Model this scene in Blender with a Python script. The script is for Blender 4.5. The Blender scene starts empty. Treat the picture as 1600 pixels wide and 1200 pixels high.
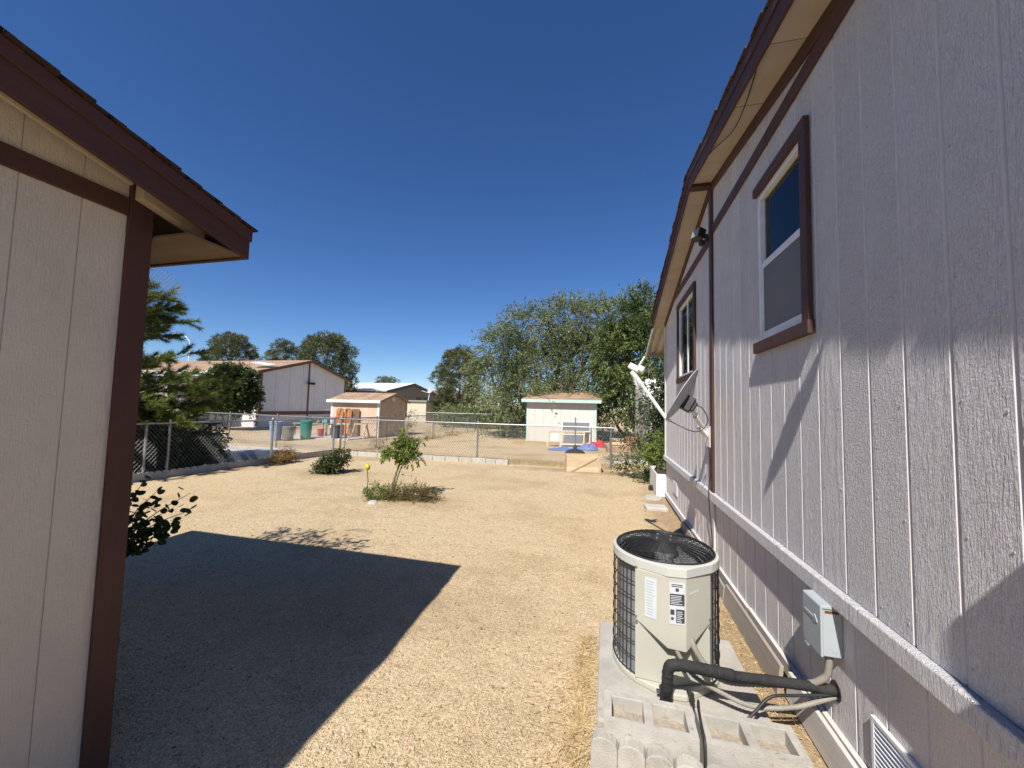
import bpy, math, random
import numpy as np
from mathutils import Vector, Matrix, noise as mnoise

random.seed(7)
rng = np.random.default_rng(7)
scene = bpy.context.scene
COL = scene.collection
V = Vector

# ------------------------------------------------------------------ camera, sky, sun, exposure
CAM_H = 1.62
YAW, PITCH, ROLL = math.radians(13.916), math.radians(3.469), math.radians(1.4)
F_ = V((-math.sin(YAW) * math.cos(PITCH), math.cos(YAW) * math.cos(PITCH), math.sin(PITCH)))
r_ = V((math.cos(YAW), math.sin(YAW), 0)); u_ = r_.cross(F_)
R_ = math.cos(ROLL) * r_ + math.sin(ROLL) * u_
U_ = -math.sin(ROLL) * r_ + math.cos(ROLL) * u_
cd = bpy.data.cameras.new('camera'); cam = bpy.data.objects.new('camera', cd); COL.objects.link(cam)
cam.matrix_world = Matrix(((R_.x, U_.x, -F_.x, 0), (R_.y, U_.y, -F_.y, 0), (R_.z, U_.z, -F_.z, CAM_H), (0, 0, 0, 1)))
cd.sensor_fit = 'HORIZONTAL'; cd.sensor_width = 36; cd.lens = 36 * 600 / 1600
cd.clip_start = 0.02; cd.clip_end = 5000
scene.camera = cam

SUN_EL, SUN_AZ = math.radians(49), math.radians(10.6)      # light travels towards +Y and a little towards +X
L_ = V((math.cos(SUN_EL) * math.sin(SUN_AZ), math.cos(SUN_EL) * math.cos(SUN_AZ), -math.sin(SUN_EL)))
w = bpy.data.worlds.new('World'); scene.world = w; w.use_nodes = True
nt = w.node_tree; bg = nt.nodes['Background']
sky = nt.nodes.new('ShaderNodeTexSky'); sky.sky_type = 'NISHITA'; sky.sun_disc = False
sky.sun_elevation = SUN_EL; sky.sun_rotation = math.pi + SUN_AZ
sky.altitude = 1100; sky.air_density = 1.0; sky.dust_density = 0.1; sky.ozone_density = 6.0
hs_ = nt.nodes.new('ShaderNodeHueSaturation'); hs_.inputs['Saturation'].default_value = 1.15; hs_.inputs['Hue'].default_value = 0.507
nt.links.new(sky.outputs[0], hs_.inputs['Color']); nt.links.new(hs_.outputs[0], bg.inputs[0]); bg.inputs[1].default_value = 0.08
sd = bpy.data.lights.new('sun', 'SUN'); sd.energy = 5.0; sd.angle = math.radians(0.53); sd.color = (1.0, 0.95, 0.87)
sun = bpy.data.objects.new('sun', sd); COL.objects.link(sun)
sun.rotation_euler = L_.to_track_quat('-Z', 'Y').to_euler(); sun.location = (-3, -8, 14)
vs = scene.view_settings; vs.view_transform = 'Standard'; vs.look = 'None'; vs.gamma = 1.0; vs.use_curve_mapping = False
vs.exposure = 0.60
scene.render.engine = 'CYCLES'
scene.cycles.max_bounces = 8; scene.cycles.transparent_max_bounces = 16

# ------------------------------------------------------------------ mesh helpers
class MB:
    def __init__(s): s.v = []; s.f = []
    def add(s, vs_, fs):
        n = len(s.v); s.v += [tuple(p) for p in vs_]; s.f += [tuple(i + n for i in q) for q in fs]; return s
    def box(s, x0, x1, y0, y1, z0, z1):
        return s.add([(x0, y0, z0), (x1, y0, z0), (x1, y1, z0), (x0, y1, z0), (x0, y0, z1), (x1, y0, z1), (x1, y1, z1), (x0, y1, z1)],
                     [(3, 2, 1, 0), (4, 5, 6, 7), (0, 1, 5, 4), (1, 2, 6, 5), (2, 3, 7, 6), (3, 0, 4, 7)])
    def obox(s, c, ax, ay, az):
        c, ax, ay, az = V(c), V(ax), V(ay), V(az); p = []
        for sz in (-1, 1):
            for sx, sy in ((-1, -1), (1, -1), (1, 1), (-1, 1)): p.append(c + ax * sx + ay * sy + az * sz)
        return s.add(p, [(3, 2, 1, 0), (4, 5, 6, 7), (0, 1, 5, 4), (1, 2, 6, 5), (2, 3, 7, 6), (3, 0, 4, 7)])
    def bar(s, p, q, w_, h, up=(0, 0, 1)):
        p, q = V(p), V(q); d = (q - p); l = d.length; d.normalize()
        side = d.cross(V(up))
        if side.length < 1e-4: side = d.cross(V((1, 0, 0)))
        side.normalize(); u = side.cross(d)
        return s.obox((p + q) / 2, side * w_ / 2, d * l / 2, u * h / 2)
    def prism(s, poly, ext):
        n = len(poly); e = V(ext); a = [V(p) for p in poly]
        return s.add(a + [p + e for p in a], [tuple(range(n - 1, -1, -1)), tuple(range(n, 2 * n))] + [(i, (i + 1) % n, n + (i + 1) % n, n + i) for i in range(n)])
    def tube(s, pts, r, n=8, closed=False):
        pts = [V(p) for p in pts]; m = len(pts); rs = r if hasattr(r, '__len__') else [r] * m
        vs_ = []; fs = []; prev = None
        for i, p in enumerate(pts):
            if closed: d = pts[(i + 1) % m] - pts[i - 1]
            else: d = pts[min(i + 1, m - 1)] - pts[max(i - 1, 0)]
            if d.length < 1e-9: d = V((0, 0, 1))
            d.normalize()
            if prev is None:
                a = d.cross(V((0, 0, 1)))
                if a.length < 0.05: a = d.cross(V((1, 0, 0)))
            else: a = prev - d * prev.dot(d)
            if a.length < 1e-6: a = d.orthogonal()
            a.normalize(); prev = a; b = d.cross(a)
            for k in range(n):
                t = 2 * math.pi * k / n; vs_.append(p + (a * math.cos(t) + b * math.sin(t)) * rs[i])
        for i in range(m if closed else m - 1):
            j = (i + 1) % m
            for k in range(n):
                k2 = (k + 1) % n; fs.append((i * n + k, i * n + k2, j * n + k2, j * n + k))
        if not closed:
            fs.append(tuple(range(n - 1, -1, -1))); fs.append(tuple((m - 1) * n + k for k in range(n)))
        return s.add(vs_, fs)
    def lathe(s, c, prof, n=24, cap=True):
        c = V(c); vs_ = []; fs = []
        for r, z in prof:
            for k in range(n):
                t = 2 * math.pi * k / n; vs_.append(c + V((r * math.cos(t), r * math.sin(t), z)))
        for i in range(len(prof) - 1):
            for k in range(n):
                k2 = (k + 1) % n; fs.append((i * n + k, i * n + k2, (i + 1) * n + k2, (i + 1) * n + k))
        if cap:
            fs.append(tuple(range(n - 1, -1, -1))); fs.append(tuple((len(prof) - 1) * n + k for k in range(n)))
        return s.add(vs_, fs)
    def mesh(s, name):
        me = bpy.data.meshes.new(name); me.from_pydata(s.v, [], s.f); me.update(); return me

WM = {}
def link(o, parent):
    COL.objects.link(o)
    if parent is not None:
        o.parent = parent; o.matrix_parent_inverse = WM.get(parent.name, Matrix()).inverted()
def tag(o, label=None, cat=None, group=None, kind=None):
    if label: o['label'] = label
    if cat: o['category'] = cat
    if group: o['group'] = group
    if kind: o['kind'] = kind
    return o
def thing(name, label, cat, base=(0, 0, 0), group=None):
    o = bpy.data.objects.new(name, None); o.location = base; o.empty_display_size = 0.1; COL.objects.link(o)
    WM[o.name] = Matrix.Translation(V(base)); return tag(o, label, cat, group)
def mk(name, mb, mat, parent=None, smooth=False, bevel=0, loc=None, label=None, segs=2):
    me = mb.mesh(name) if isinstance(mb, MB) else mb
    if mat is not None and not me.materials: me.materials.append(mat)
    o = bpy.data.objects.new(name, me); link(o, parent)
    if loc is not None: o.location = loc; WM[o.name] = Matrix.Translation(V(loc))
    if smooth:
        for p in me.polygons: p.use_smooth = True
        if smooth != 'all':
            md = None
            try:
                me.set_sharp_from_angle(angle=math.radians(40))
            except Exception: pass
    if bevel:
        b = o.modifiers.new('bevel', 'BEVEL'); b.width = bevel; b.segments = segs; b.limit_method = 'ANGLE'; b.angle_limit = math.radians(35)
    if label: o['label'] = label
    return o
def fast(name, verts, nper, mat, parent=None, kind=None):
    """numpy mesh of separate faces, nper corners each"""
    verts = np.asarray(verts, np.float32).reshape(-1, 3); nv = len(verts); nf = nv // nper
    me = bpy.data.meshes.new(name); me.vertices.add(nv); me.vertices.foreach_set('co', verts.ravel())
    me.loops.add(nv); me.loops.foreach_set('vertex_index', np.arange(nv, dtype=np.int32))
    me.polygons.add(nf); me.polygons.foreach_set('loop_start', np.arange(0, nv, nper, dtype=np.int32))
    me.polygons.foreach_set('loop_total', np.full(nf, nper, np.int32)); me.update(calc_edges=True)
    me.materials.append(mat); o = bpy.data.objects.new(name, me); link(o, parent)
    if kind: o['kind'] = kind
    return o

# ------------------------------------------------------------------ materials
def nodes(name):
    m = bpy.data.materials.new(name); m.use_nodes = True; t = m.node_tree
    return m, t, t.nodes, t.links, t.nodes['Principled BSDF']
def setspec(b, v):
    if 'Specular IOR Level' in b.inputs: b.inputs['Specular IOR Level'].default_value = v
def nd(N, typ, **kw):
    n = N.new(typ)
    for k, v_ in kw.items():
        if k.startswith('i_'):
            key = k[2:].replace('_', ' ')
            n.inputs[key].default_value = v_
        else: setattr(n, k, v_)
    return n
def ramp(N, stops):
    r = N.new('ShaderNodeValToRGB'); e = r.color_ramp.elements
    while len(e) < len(stops): e.new(0.5)
    for q, (p, c) in zip(e, stops): q.position = p; q.color = (*c, 1)
    return r
def mat(name, c1, c2=None, rough=0.7, scale=6, bump=0.0, bscale=60, metallic=0.0, stretch=(1, 1, 1), spec=0.3, detail=5, dist=0.004, rand=0.0, spots=None):
    m, t, N, Lk, b = nodes(name)
    c2 = c2 or tuple(min(1, x * 0.82) for x in c1)
    tc = N.new('ShaderNodeTexCoord'); mp = N.new('ShaderNodeMapping'); mp.inputs['Scale'].default_value = stretch
    Lk.new(tc.outputs['Object'], mp.inputs['Vector'])
    vec = mp.outputs[0]
    if rand:
        oi = N.new('ShaderNodeObjectInfo'); cb = N.new('ShaderNodeCombineXYZ'); ml = nd(N, 'ShaderNodeMath', operation='MULTIPLY'); ml.inputs[1].default_value = 37.0
        Lk.new(oi.outputs['Random'], ml.inputs[0])
        for k in range(3): Lk.new(ml.outputs[0], cb.inputs[k])
        va = nd(N, 'ShaderNodeVectorMath', operation='ADD'); Lk.new(vec, va.inputs[0]); Lk.new(cb.outputs[0], va.inputs[1]); vec = va.outputs[0]
    n1 = nd(N, 'ShaderNodeTexNoise', i_Scale=scale, i_Detail=detail, i_Roughness=0.6); Lk.new(vec, n1.inputs['Vector'])
    rp = ramp(N, [(0.3, c2), (0.68, c1)]); Lk.new(n1.outputs['Fac'], rp.inputs[0])
    col = rp.outputs[0]
    if rand:
        hs = N.new('ShaderNodeHueSaturation'); mr = nd(N, 'ShaderNodeMapRange'); mr.inputs['To Min'].default_value = 1 - rand; mr.inputs['To Max'].default_value = 1 + rand
        Lk.new(oi.outputs['Random'], mr.inputs['Value']); Lk.new(mr.outputs[0], hs.inputs['Value']); Lk.new(col, hs.inputs['Color']); col = hs.outputs[0]
    if spots:
        n3 = nd(N, 'ShaderNodeTexNoise', i_Scale=spots[1], i_Detail=6.0, i_Roughness=0.7); Lk.new(vec, n3.inputs['Vector'])
        r3 = ramp(N, [(spots[2], (0, 0, 0)), (min(1, spots[2] + 0.12), (1, 1, 1))]); Lk.new(n3.outputs['Fac'], r3.inputs[0])
        mx = nd(N, 'ShaderNodeMix', data_type='RGBA'); Lk.new(r3.outputs[0], mx.inputs[0]); Lk.new(col, mx.inputs[6]); mx.inputs[7].default_value = (*spots[0], 1); col = mx.outputs[2]
    Lk.new(col, b.inputs['Base Color'])
    b.inputs['Roughness'].default_value = rough; b.inputs['Metallic'].default_value = metallic; setspec(b, spec)
    if bump:
        n2 = nd(N, 'ShaderNodeTexNoise', i_Scale=bscale, i_Detail=6.0, i_Roughness=0.65); Lk.new(vec, n2.inputs['Vector'])
        bp = nd(N, 'ShaderNodeBump', i_Strength=bump, i_Distance=dist); Lk.new(n2.outputs['Fac'], bp.inputs['Height']); Lk.new(bp.outputs[0], b.inputs['Normal'])
    return m

def siding_mat(name, c1, c2, grain=1.0):
    """painted embossed plywood siding: vertical grain, a different stretch of it on every board"""
    m, t, N, Lk, b = nodes(name)
    tc = N.new('ShaderNodeTexCoord'); oi = N.new('ShaderNodeObjectInfo')
    cb = N.new('ShaderNodeCombineXYZ'); ml = nd(N, 'ShaderNodeMath', operation='MULTIPLY'); ml.inputs[1].default_value = 53.0
    Lk.new(oi.outputs['Random'], ml.inputs[0])
    for k in range(3): Lk.new(ml.outputs[0], cb.inputs[k])
    va = nd(N, 'ShaderNodeVectorMath', operation='ADD'); Lk.new(tc.outputs['Object'], va.inputs[0]); Lk.new(cb.outputs[0], va.inputs[1])
    # warped grain rings
    mp = N.new('ShaderNodeMapping'); mp.inputs['Scale'].default_value = (1, 1, 0.16); Lk.new(va.outputs[0], mp.inputs['Vector'])
    wn = nd(N, 'ShaderNodeTexNoise', i_Scale=5.0, i_Detail=2.0, i_Roughness=0.5); Lk.new(mp.outputs[0], wn.inputs['Vector'])
    mu = nd(N, 'ShaderNodeMath', operation='MULTIPLY'); mu.inputs[1].default_value = 55.0; Lk.new(wn.outputs['Fac'], mu.inputs[0])
    sn = nd(N, 'ShaderNodeMath', operation='SINE'); Lk.new(mu.outputs[0], sn.inputs[0])
    # fine fibre
    mp2 = N.new('ShaderNodeMapping'); mp2.inputs['Scale'].default_value = (1, 1, 0.12); Lk.new(va.outputs[0], mp2.inputs['Vector'])
    fn = nd(N, 'ShaderNodeTexNoise', i_Scale=170.0, i_Detail=3.0, i_Roughness=0.6); Lk.new(mp2.outputs[0], fn.inputs['Vector'])
    # stipple that breaks the grain across
    mp3 = N.new('ShaderNodeMapping'); mp3.inputs['Scale'].default_value = (1, 0.7, 1); Lk.new(va.outputs[0], mp3.inputs['Vector'])
    st = nd(N, 'ShaderNodeTexNoise', i_Scale=115.0, i_Detail=2.5, i_Roughness=0.6, i_Distortion=0.5); Lk.new(mp3.outputs[0], st.inputs['Vector'])
    # mask between ring zones and stipple zones
    mk_ = nd(N, 'ShaderNodeTexNoise', i_Scale=4.0, i_Detail=1.0); Lk.new(mp.outputs[0], mk_.inputs['Vector'])
    mr = nd(N, 'ShaderNodeMapRange'); mr.inputs['From Min'].default_value = 0.42; mr.inputs['From Max'].default_value = 0.58; Lk.new(mk_.outputs['Fac'], mr.inputs['Value'])
    a = nd(N, 'ShaderNodeMath', operation='MULTIPLY'); Lk.new(sn.outputs[0], a.inputs[0]); Lk.new(mr.outputs[0], a.inputs[1])
    a2 = nd(N, 'ShaderNodeMath', operation='MULTIPLY_ADD'); Lk.new(a.outputs[0], a2.inputs[0]); a2.inputs[1].default_value = 0.40
    f2 = nd(N, 'ShaderNodeMath', operation='MULTIPLY'); Lk.new(fn.outputs['Fac'], f2.inputs[0]); f2.inputs[1].default_value = 1.9; Lk.new(f2.outputs[0], a2.inputs[2])
    s2 = nd(N, 'ShaderNodeMath', operation='MULTIPLY_ADD'); Lk.new(st.outputs['Fac'], s2.inputs[0]); s2.inputs[1].default_value = 1.15
    rs = nd(N, 'ShaderNodeMapRange'); rs.inputs['To Min'].default_value = .55; rs.inputs['To Max'].default_value = 1.9; Lk.new(oi.outputs['Random'], rs.inputs['Value']); Lk.new(rs.outputs[0], s2.inputs[1]); Lk.new(a2.outputs[0], s2.inputs[2])
    bp = nd(N, 'ShaderNodeBump', i_Strength=1.0 * grain, i_Distance=0.011); Lk.new(s2.outputs[0], bp.inputs['Height']); Lk.new(bp.outputs[0], b.inputs['Normal'])
    n1 = nd(N, 'ShaderNodeTexNoise', i_Scale=2.2, i_Detail=7.0, i_Roughness=0.65); Lk.new(tc.outputs['Object'], n1.inputs['Vector'])
    rp = ramp(N, [(0.3, c2), (0.7, c1)]); Lk.new(n1.outputs['Fac'], rp.inputs[0]); Lk.new(rp.outputs[0], b.inputs['Base Color'])
    b.inputs['Roughness'].default_value = 0.62; setspec(b, 0.25)
    try: m.use_bump_map_correction = False
    except Exception: pass
    return m

def leaf_mat(name, c1, c2, c3=None, trans=0.35, scale=1.2, rough=0.55):
    m, t, N, Lk, b = nodes(name)
    g = N.new('ShaderNodeNewGeometry'); tc = N.new('ShaderNodeTexCoord')
    n1 = nd(N, 'ShaderNodeTexNoise', i_Scale=scale, i_Detail=3.0); Lk.new(tc.outputs['Object'], n1.inputs['Vector'])
    mx = nd(N, 'ShaderNodeMath', operation='MULTIPLY_ADD'); Lk.new(g.outputs['Random Per Island'], mx.inputs[0]); mx.inputs[1].default_value = 0.55
    ms = nd(N, 'ShaderNodeMath', operation='MULTIPLY_ADD'); Lk.new(n1.outputs['Fac'], ms.inputs[0]); ms.inputs[1].default_value = 1.2; ms.inputs[2].default_value = -0.37; Lk.new(ms.outputs[0], mx.inputs[2])
    rp = ramp(N, [(0.12, c1), (0.6, c2), (0.95, c3 or c2)]); Lk.new(mx.outputs[0], rp.inputs[0]); Lk.new(rp.outputs[0], b.inputs['Base Color'])
    b.inputs['Roughness'].default_value = rough; setspec(b, 0.3)
    tr = N.new('ShaderNodeBsdfTranslucent'); Lk.new(rp.outputs[0], tr.inputs['Color'])
    ad = N.new('ShaderNodeMixShader'); ad.inputs[0].default_value = trans; Lk.new(b.outputs[0], ad.inputs[1]); Lk.new(tr.outputs[0], ad.inputs[2])
    Lk.new(ad.outputs[0], N['Material Output'].inputs['Surface'])
    return m

def glass_mat(name, tint=(0.8, 0.85, 0.88), refl=1.0):
    m, t, N, Lk, b = nodes(name); N.remove(b)
    tr = N.new('ShaderNodeBsdfTransparent'); tr.inputs[0].default_value = (*tint, 1)
    gl = N.new('ShaderNodeBsdfGlossy'); gl.inputs['Roughness'].default_value = 0.015; gl.inputs['Color'].default_value = (refl, refl, refl, 1)
    fr = nd(N, 'ShaderNodeFresnel', i_IOR=1.55)
    mx = N.new('ShaderNodeMixShader'); Lk.new(fr.outputs[0], mx.inputs[0]); Lk.new(tr.outputs[0], mx.inputs[1]); Lk.new(gl.outputs[0], mx.inputs[2])
    Lk.new(mx.outputs[0], N['Material Output'].inputs['Surface'])
    return m

def gravel_mat():
    m, t, N, Lk, b = nodes('decomposed_granite')
    tc = N.new('ShaderNodeTexCoord')
    dn = nd(N, 'ShaderNodeTexNoise', i_Scale=25.0, i_Detail=2.0); Lk.new(tc.outputs['Object'], dn.inputs['Vector'])
    vm = nd(N, 'ShaderNodeVectorMath', operation='MULTIPLY_ADD'); Lk.new(dn.outputs['Color'], vm.inputs[0]); vm.inputs[1].default_value = (.02, .02, .02); Lk.new(tc.outputs['Object'], vm.inputs[2])
    v1 = nd(N, 'ShaderNodeTexVoronoi', i_Scale=150.0); Lk.new(vm.outputs[0], v1.inputs['Vector'])
    v2 = nd(N, 'ShaderNodeTexVoronoi', i_Scale=230.0); Lk.new(vm.outputs[0], v2.inputs['Vector'])
    sp = N.new('ShaderNodeSeparateColor'); Lk.new(v1.outputs['Color'], sp.inputs[0])
    r1 = ramp(N, [(0.0, (.22, .155, .085)), (0.12, (.385, .292, .178)), (0.5, (.485, .382, .245)), (0.88, (.57, .462, .31)), (1.0, (.69, .60, .46))]); Lk.new(sp.outputs[0], r1.inputs[0])
    big = nd(N, 'ShaderNodeTexNoise', i_Scale=0.55, i_Detail=8.0, i_Roughness=0.62); Lk.new(tc.outputs['Object'], big.inputs['Vector'])
    rb = ramp(N, [(0.3, (.72, .68, .62)), (0.5, (1, .98, .95)), (0.72, (1.0, 1.0, 1.0))]); Lk.new(big.outputs['Fac'], rb.inputs[0])
    mid = nd(N, 'ShaderNodeTexNoise', i_Scale=5.0, i_Detail=6.0, i_Roughness=0.7); Lk.new(tc.outputs['Object'], mid.inputs['Vector'])
    rm = ramp(N, [(0.28, (.66, .6, .52)), (0.47, (1, 1, 1))]); Lk.new(mid.outputs['Fac'], rm.inputs[0])
    x1 = nd(N, 'ShaderNodeMix', data_type='RGBA', blend_type='MULTIPLY'); x1.inputs[0].default_value = 1; Lk.new(r1.outputs[0], x1.inputs[6]); Lk.new(rb.outputs[0], x1.inputs[7])
    x2 = nd(N, 'ShaderNodeMix', data_type='RGBA', blend_type='MULTIPLY'); x2.inputs[0].default_value = 0.5; Lk.new(x1.outputs[2], x2.inputs[6]); Lk.new(rm.outputs[0], x2.inputs[7])
    # golden dry-grass tint in drifts
    gn = nd(N, 'ShaderNodeTexNoise', i_Scale=0.32, i_Detail=5.0, i_Roughness=0.6); Lk.new(tc.outputs['Object'], gn.inputs['Vector'])
    rg = ramp(N, [(0.47, (0, 0, 0)), (0.66, (.22, .22, .22))]); Lk.new(gn.outputs['Fac'], rg.inputs[0])
    x3 = nd(N, 'ShaderNodeMix', data_type='RGBA'); Lk.new(rg.outputs[0], x3.inputs[0]); Lk.new(x2.outputs[2], x3.inputs[6]); x3.inputs[7].default_value = (.50, .36, .17, 1)
    # bare brown soil: round the planted bed, along the back fence and at the wall foot
    col = x3.outputs[2]
    wob = nd(N, 'ShaderNodeTexNoise', i_Scale=3.5, i_Detail=7.0, i_Roughness=0.72); Lk.new(tc.outputs['Object'], wob.inputs['Vector'])
    for cx, cy, sx, sy in ((-3.2, 5.95, 1.05, .62), (-6.1, 7.7, .62, .45), (-.6, 10.25, 2.6, .42), (.95, 6.2, .34, 4.2), (.93, 2.6, .22, 1.6), (-8.6, 8.6, .5, 3.0), (-2.3, 3.0, 2.2, .9)):
        mp = N.new('ShaderNodeMapping'); mp.vector_type = 'POINT'; mp.inputs['Location'].default_value = (-cx / sx, -cy / sy, 0); mp.inputs['Scale'].default_value = (1 / sx, 1 / sy, 0); Lk.new(tc.outputs['Object'], mp.inputs['Vector'])
        ln = nd(N, 'ShaderNodeVectorMath', operation='LENGTH'); Lk.new(mp.outputs[0], ln.inputs[0])
        sm = nd(N, 'ShaderNodeMath', operation='MULTIPLY_ADD'); Lk.new(wob.outputs['Fac'], sm.inputs[0]); sm.inputs[1].default_value = 1.7; Lk.new(ln.outputs['Value'], sm.inputs[2])
        fr = nd(N, 'ShaderNodeMapRange'); fr.inputs['From Min'].default_value = 1.15; fr.inputs['From Max'].default_value = 1.95; fr.inputs['To Min'].default_value = .72 if sx != 2.2 else .25; fr.inputs['To Max'].default_value = 0.0; Lk.new(sm.outputs[0], fr.inputs['Value'])
        xx = nd(N, 'ShaderNodeMix', data_type='RGBA'); Lk.new(fr.outputs[0], xx.inputs[0]); Lk.new(col, xx.inputs[6]); xx.inputs[7].default_value = (.27, .185, .105, 1); col = xx.outputs[2]
    Lk.new(col, b.inputs['Base Color']); b.inputs['Roughness'].default_value = 0.9; setspec(b, 0.15)
    mr = nd(N, 'ShaderNodeMath', operation='MULTIPLY_ADD'); Lk.new(v1.outputs['Distance'], mr.inputs[0]); mr.inputs[1].default_value = -1.0
    m2 = nd(N, 'ShaderNodeMath', operation='MULTIPLY'); Lk.new(v2.outputs['Distance'], m2.inputs[0]); m2.inputs[1].default_value = -0.45; Lk.new(m2.outputs[0], mr.inputs[2])
    bp = nd(N, 'ShaderNodeBump', i_Strength=0.8, i_Distance=0.0045); Lk.new(mr.outputs[0], bp.inputs['Height'])
    bp2 = nd(N, 'ShaderNodeBump', i_Strength=0.7, i_Distance=0.045); Lk.new(mid.outputs['Fac'], bp2.inputs['Height']); Lk.new(bp2.outputs[0], bp.inputs['Normal'])
    Lk.new(bp.outputs[0], b.inputs['Normal'])
    return m

def shingle_mat(name, c1, c2, course=0.14, yaxis=True):
    m, t, N, Lk, b = nodes(name)
    tc = N.new('ShaderNodeTexCoord'); mp = N.new('ShaderNodeMapping'); Lk.new(tc.outputs['Object'], mp.inputs['Vector'])
    if not yaxis: mp.inputs['Rotation'].default_value = (0, 0, math.pi / 2)
    br = N.new('ShaderNodeTexBrick'); Lk.new(mp.outputs[0], br.inputs['Vector'])
    br.inputs['Scale'].default_value = 1.0; br.inputs['Brick Width'].default_value = 0.3; br.inputs['Row Height'].default_value = course; br.inputs['Mortar Size'].default_value = 0.008
    br.inputs['Color1'].default_value = (*c1, 1); br.inputs['Color2'].default_value = (*c2, 1); br.inputs['Mortar'].default_value = (c2[0] * .4, c2[1] * .4, c2[2] * .4, 1)
    n1 = nd(N, 'ShaderNodeTexNoise', i_Scale=2.0, i_Detail=6.0); Lk.new(tc.outputs['Object'], n1.inputs['Vector'])
    rp = ramp(N, [(0.3, (.65, .62, .6)), (0.65, (1, 1, 1))]); Lk.new(n1.outputs['Fac'], rp.inputs[0])
    x = nd(N, 'ShaderNodeMix', data_type='RGBA', blend_type='MULTIPLY'); x.inputs[0].default_value = 1; Lk.new(br.outputs['Color'], x.inputs[6]); Lk.new(rp.outputs[0], x.inputs[7])
    Lk.new(x.outputs[2], b.inputs['Base Color']); b.inputs['Roughness'].default_value = 0.9; setspec(b, 0.15)
    bp = nd(N, 'ShaderNodeBump', i_Strength=0.6, i_Distance=0.01); Lk.new(br.outputs['Fac'], bp.inputs['Height']); bp.invert = True; Lk.new(bp.outputs[0], b.inputs['Normal'])
    return m

SIDING = siding_mat('house_siding_paint', (.755, .735, .745), (.69, .668, .678))
SIDING_SKIRT = siding_mat('skirting_paint', (.66, .61, .59), (.55, .50, .48), 0.5)
SHED_SIDING = siding_mat('left_shed_paint', (.60, .545, .48), (.53, .48, .42), 0.3)
BROWN = mat('brown_trim_paint', (.088, .042, .034), (.062, .029, .024), 0.6, 9, 0.5, 90, stretch=(1, .25, 1))
BROWN_V = mat('brown_trim_paint_upright', (.088, .042, .034), (.062, .029, .024), 0.6, 9, 0.5, 90, stretch=(1, 1, .25))
SOFFIT = mat('soffit_cream_paint', (.47, .41, .35), (.40, .34, .29), 0.7, 3, 0.15, 120, rand=0.04)
TRIMW = mat('white_trim_paint', (.62, .59, .56), (.50, .46, .43), 0.65, 5, 0.6, 110, stretch=(1, .2, 1), spots=((.30, .25, .20), 18, .66))
VINYL = mat('white_window_vinyl', (.75, .75, .75), (.66, .66, .66), 0.45, 6)
GLASS = glass_mat('window_glass', (.85, .88, .9), .62)
BLIND = mat('drawn_window_blind', (.46, .49, .52), (.40, .43, .46), 0.8, 1.5)
SCREEN = mat('insect_screen', (.17, .175, .185), (.14, .145, .155), 0.85, 2)
DARKGAP = mat('groove_paint', (.62, .595, .60), (.55, .53, .535), 0.8, 8)
CONC = mat('grey_concrete', (.44, .415, .375), (.33, .31, .275), 0.9, 9, 1.0, 210, dist=.0045, spots=((.22, .195, .16), 16, .60))
CONC_L = mat('pale_concrete', (.47, .445, .40), (.35, .33, .29), 0.92, 11, 1.0, 210, dist=.0055, spots=((.24, .21, .17), 24, .60), rand=.06)
ACPAINT = mat('condenser_beige_paint', (.43, .42, .36), (.395, .385, .325), 0.42, 3, 0.05, 40, spots=((.36, .33, .26), 22, .72))
ACCAP = mat('condenser_top_paint', (.48, .48, .445), (.43, .43, .395), 0.42, 4)
BLACK = mat('black_wire_coating', (.012, .012, .013), (.02, .02, .02), 0.45, 20, spec=.4)
BLACKP = mat('black_plastic', (.018, .018, .019), (.03, .03, .03), 0.5, 10, spec=.4)
ALU = mat('coil_fins', (.30, .31, .33), (.22, .23, .245), 0.5, 30, 0.5, 240, metallic=.4, stretch=(1, 1, 6))
GALV = mat('galvanised_steel', (.33, .335, .34), (.23, .235, .24), 0.45, 15, metallic=.55)
WIRE = mat('chain_link_wire', (.24, .245, .25), (.17, .175, .18), 0.5, 15, metallic=.45)
BOXGREY = mat('grey_box_paint', (.36, .40, .42), (.32, .355, .375), 0.5, 6, spots=((.30, .24, .17), 13, .74))
RUST = mat('rust', (.20, .075, .025), (.11, .04, .015), 0.85, 40)
CONDUIT = mat('grey_flexible_conduit', (.27, .25, .21), (.21, .19, .16), 0.6, 12)
FOAM = mat('black_pipe_insulation', (.016, .016, .017), (.035, .034, .033), 0.8, 18, 0.8, 40, dist=.01, spots=((.09, .06, .05), 16, .7))
DISHM = mat('dish_grey_paint', (.40, .41, .43), (.34, .35, .37), 0.5, 6)
WHITEP = mat('white_plastic', (.72, .72, .70), (.62, .62, .60), 0.45, 6)
GRAYWOOD = mat('weathered_grey_wood', (.36, .31, .26), (.22, .185, .15), 0.9, 6, 0.8, 60, stretch=(1, .1, 1))
PALEWOOD = mat('pale_raw_wood', (.58, .46, .31), (.44, .33, .21), 0.8, 7, 0.5, 60, stretch=(.15, 1, 1), rand=.1)
REDWOOD = mat('orange_stained_wood', (.45, .20, .085), (.32, .13, .05), 0.7, 7, 0.3, 60, stretch=(1, 1, .15))
BARK = mat('grey_brown_bark', (.27, .23, .18), (.13, .105, .08), 0.95, 12, 1.0, 30, dist=.02, stretch=(1, 1, .3))
GRAVEL = gravel_mat()

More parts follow.
